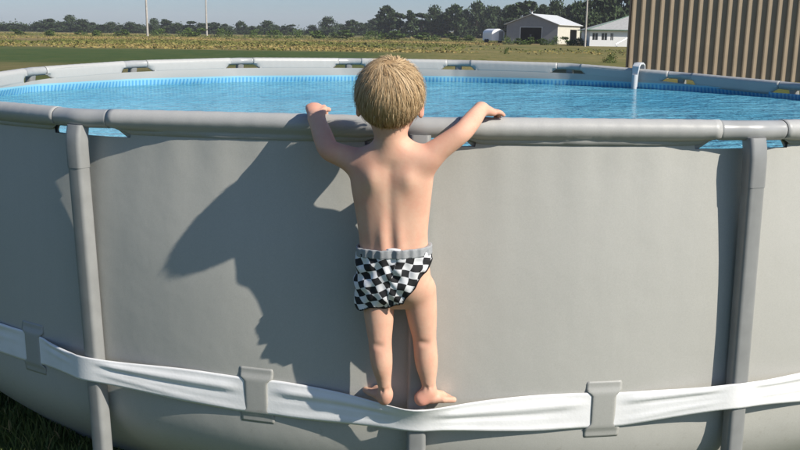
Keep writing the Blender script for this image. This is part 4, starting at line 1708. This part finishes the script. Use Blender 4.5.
def build_barn():
    dist = 172.0
    p = on_ground(506.5, dist)
    q = on_ground(557, dist)
    w = float(np.linalg.norm(q - p)) * 1.05
    root = tag(empty('barn', tuple(p)), 'grey barn with a pale metal roof and wide open dark doorway', 'barn')
    root.rotation_euler = (0, 0, R(-28.5))
    e, a, ln = 3.55, 5.35, 13.5
    mp = dist / F_PX
    d0, d1, dh = 14.5 * mp, 36 * mp, 2.95

    def wallpart(name, boxes, m):
        mb = MB()
        for lo, hi in boxes:
            mb.box(lo, hi)
        return mb.build(name, m, root, shade=False)
    # front gable: pieces round the doorway
    mb = MB()
    t = 0.15
    mb.box((0, 0, -.3), (d0, t, e - 0.02))
    mb.box((d1, 0, -.3), (w, t, e - 0.02))
    mb.box((d0, 0, dh), (d1, t, e - 0.02))
    mb.add([(0, 0, e - .02), (w, 0, e - .02), (w / 2, 0, a), (0, t, e - .02), (w, t, e - .02), (w / 2, t, a)], [(0, 1, 2), (5, 4, 3), (0, 3, 4, 1), (1, 4, 5, 2), (2, 5, 3, 0)])
    mb.build('front_wall', SIDING, root, shade=False)
    wallpart('side_wall', [((w - t, t, -.3), (w, ln * .55, e)), ((w - t, ln * .55, 2.7), (w, ln * .86, e)), ((w - t, ln * .86, -.3), (w, ln, e))], CREAM)
    wallpart('side_wall', [((0, t, -.3), (t, ln, e))], SIDING)
    wallpart('back_wall', [((t, ln - t, -.3), (w - t, ln, e))], SIDING)
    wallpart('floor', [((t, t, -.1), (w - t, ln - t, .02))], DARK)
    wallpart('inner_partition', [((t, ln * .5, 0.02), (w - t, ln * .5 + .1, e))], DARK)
    wallpart('door_frame', [((d0 - .12, -.05, 0), (d0, -.003, dh + .12)), ((d1, -.05, 0), (d1 + .12, -.003, dh + .12)), ((d0, -.05, dh), (d1, -.003, dh + .12))], ROOFW)
    # roof planes with an overhang, standing seams as separate strips
    for s in (0, 1):
        mb = MB()
        x0 = -0.45 if s == 0 else w + 0.45
        dz = (a - e) / (w / 2) * 0.45
        pts = [(x0, -0.4, e - dz + .03), (w / 2, -0.4, a + .03), (w / 2, ln + .4, a + .03), (x0, ln + .4, e - dz + .03)]
        top = [(x, y, z + .09) for x, y, z in pts]
        if s == 0:
            mb.add(pts + top, [(0, 3, 2, 1), (4, 5, 6, 7), (0, 1, 5, 4), (1, 2, 6, 5), (2, 3, 7, 6), (3, 0, 4, 7)])
        else:
            mb.add(pts + top, [(0, 1, 2, 3), (7, 6, 5, 4), (4, 5, 1, 0), (5, 6, 2, 1), (6, 7, 3, 2), (7, 4, 0, 3)])
        rf = mb.build('roof_slope', ROOFW, root, shade=False)
    # a small fixture on the ridge
    mb = MB()
    mb.tube([(w / 2 - .2, 0.2, a + .05), (w / 2 - .2, .2, a + .45)], [.16, .16], 10)
    mb.build('ridge_vent', ROOFW, root)
    # shed things glimpsed in the doorway
    mb = MB()
    mb.box((d0 + .9, 2.5, 0.02), (d0 + 1.25, 2.9, 1.7))
    mb.build('door_post', SIDING, root, shade=False)


build_barn()


def build_trailer():
    dist = 176.0
    p = on_ground(493.5, dist)
    root = tag(empty('stock_trailer', tuple(p)), 'small white round topped trailer parked left of the barn', 'trailer')
    root.rotation_euler = (0, 0, R(18))
    w, h, ln, z0 = 2.6, 2.2, 4.5, 0.45
    prof = [(-w / 2, z0), (-w / 2, z0 + h * .62)] + [(-w / 2 * math.cos(R(a)), z0 + h * .62 + h * .38 * math.sin(R(a))) for a in range(15, 180, 15)] + [(w / 2, z0 + h * .62), (w / 2, z0)]
    n = len(prof)
    V = [(x, -ln / 2, z) for x, z in prof] + [(x, ln / 2, z) for x, z in prof]
    Fc = [(i, (i + 1) % n, n + (i + 1) % n, n + i) for i in range(n)] + [tuple(range(n))[::-1], tuple(range(n, 2 * n))]
    new_mesh('trailer_body', V, Fc, WHITE, root, shade=False)
    mb = MB()
    mb.box((0.15, -ln / 2 - .04, z0 + .1), (1.05, -ln / 2 - .004, z0 + 1.75))
    mb.build('rear_door', SIDING, root, shade=False)
    for sx in (-1, 1):
        for y in (-.5, .5):
            mb = MB()
            mb.tube([(sx * (w / 2 + .02), y, .36), (sx * (w / 2 + .22), y, .36)], .36, 14)
            mb.build('wheel', DARK, root)
    mb = MB()
    mb.tube([(0, ln / 2, .5), (0, ln / 2 + 1.3, .5)], .06, 8)
    mb.build('drawbar', STEEL, root)


build_trailer()


def build_house():
    dist = 140.0
    p = on_ground(590, dist)
    mp = dist / F_PX
    root = tag(empty('house', tuple(p)), 'low white house with a grey roof trimmed in green beside the ribbed wall', 'house')
    root.rotation_euler = (0, 0, R(-3))
    w, ln, e, a = 16.0, 9.0, 2.45, 5.6
    ww = [(0.35, 1.25), (1.75, 2.65), (3.1, 3.6)]
    mb = MB()
    t = .15
    xs = [0] + [v for q in ww for v in q] + [w]
    z0, z1 = 0.95, 2.0
    for i in range(0, len(xs) - 1, 2):
        mb.box((xs[i], 0, -.3), (xs[i + 1], t, e))
    for q in ww:
        mb.box((q[0], 0, -.3), (q[1], t, z0))
        mb.box((q[0], 0, z1), (q[1], t, e))
    mb.build('front_wall', WHITE, root, shade=False)
    mb = MB()
    mb.box((0, t, -.3), (t, ln, e))
    mb.build('side_wall', WHITE, root, shade=False)
    mb = MB()
    mb.box((w - t, t, -.3), (w, ln, e))
    mb.build('side_wall', WHITE, root, shade=False)
    mb = MB()
    mb.box((t, ln - t, -.3), (w - t, ln, e))
    mb.build('back_wall', WHITE, root, shade=False)
    for q in ww:
        mb = MB()
        mb.box((q[0], .06, z0), (q[1], .09, z1))
        wi = mb.build('window', GLASS, root, shade=False)
        mb = MB()
        mb.box((q[0], .02, z0), (q[0] + .05, .058, z1))
        mb.box((q[1] - .05, .02, z0), (q[1], .058, z1))
        mb.box(((q[0] + q[1]) / 2 - .03, .02, z0), ((q[0] + q[1]) / 2 + .03, .058, z1))
        mb.build('window_frame', WHITE, wi, shade=False)
    # hipped roof: eaves along the front, ridge behind, falling to the left end
    o = .55
    A, Bq, Cq, Dq = (-o, -o, e), (w + o, -o, e), (w + o, ln + o, e), (-o, ln + o, e)
    r1, r2 = (6.6, ln / 2, a - .9), (w + o, ln / 2, a - .9)
    mb = MB()
    mb.add([A, Bq, Cq, Dq, r1, r2], [(0, 1, 5, 4), (2, 3, 4, 5), (3, 0, 4), (1, 2, 5), (3, 2, 1, 0)])
    rf = mb.build('roof', ROOFG, root, shade=False)
    mb = MB()
    mb.tube([A, Bq], .09, 6)
    mb.tube([A, Dq], .09, 6)
    mb.tube([A, r1, r2], .10, 6)
    mb.build('roof_trim', GREENT, rf)
    # handrail of the ramp by the door
    mb = MB()
    mb.tube([(3.6, -2.2, 0.35), (5.9, -1.0, 1.5)], .07, 8)
    mb.tube([(3.6, -2.2, 0.0), (3.6, -2.2, .35)], .05, 8)
    mb.tube([(5.9, -1.0, 0.0), (5.9, -1.0, 1.5)], .05, 8)
    mb.build('ramp_rail', WHITE, root)


build_house()


# ------------------------------------------------------------------ ribbed metal building at the right
def build_shed():
    tan = mat('tan_ribbed_steel', (0.29, 0.225, 0.15), rough=0.5, var=0.08, vscale=2)
    dist = 33.0
    p = on_ground(629.5, dist)
    root = tag(empty('metal_building', tuple(p)), 'tall tan building of ribbed metal sheets close behind the pool', 'building')
    root.rotation_euler = (0, 0, R(-16.5))
    hgt = 4.6
    pitch, dep = 0.325, 0.052
    per = 3
    # one sheet of three ribs
    prof = []
    for i in range(per):
        x = i * pitch
        prof += [(x, 0), (x + .035, -dep), (x + .075, -dep), (x + .175, 0)]
    prof.append((per * pitch, 0))
    V = [(x, y, -.2) for x, y in prof] + [(x, y, hgt) for x, y in prof]
    n = len(prof)
    Fc = [(i, i + 1, n + i + 1, n + i) for i in range(n - 1)]
    first = None
    for k in range(7):
        if first is None:
            first = new_mesh('wall_sheet', V, Fc, tan, root, shade=False)
        else:
            o = link_copy(first, root)
            o.location = (k * per * pitch, 0.0, 0)
    wid = 7 * per * pitch
    mb = MB()
    mb.box((-.06, -.085, -.2), (-.003, .12, hgt))
    mb.build('corner_trim', mat('dark_trim', (0.07, 0.06, 0.05), rough=0.5), root, shade=False)
    side = new_mesh('side_sheet', [(0, .01, -.2), (0, 7, -.2), (0, 7, hgt), (0, .01, hgt), (.05, .01, -.2), (.05, 7, -.2), (.05, 7, hgt), (.05, .01, hgt)],
                    [(0, 3, 2, 1), (4, 5, 6, 7), (3, 7, 6, 2), (1, 2, 6, 5)], tan, root, shade=False)
    mb = MB()
    mb.box((wid + .003, -.085, -.2), (wid + .06, 7, hgt))
    mb.build('side_sheet', tan, root, shade=False)
    mb = MB()
    mb.box((-.3, -.35, hgt + .003), (wid + .3, 7.2, hgt + .12))
    mb.build('roof', ROOFW, root, shade=False)


build_shed()


# ------------------------------------------------------------------ summer haze
def build_haze():
    m = bpy.data.materials.new('haze_air')
    m.use_nodes = True
    nt = m.node_tree
    nt.nodes.remove(nt.nodes['Principled BSDF'])
    v = nt.nodes.new('ShaderNodeVolumePrincipled')
    v.inputs['Color'].default_value = (0.86, 0.90, 0.96, 1)
    v.inputs['Density'].default_value = 0.00026
    nt.links.new(v.outputs[0], nt.nodes['Material Output'].inputs['Volume'])
    mb = MB()
    mb.box((-1700, -70, -1.0), (1700, 3300, 60.0))
    struct(mb.build('haze', m, None, shade=False), 'stuff')


build_haze()
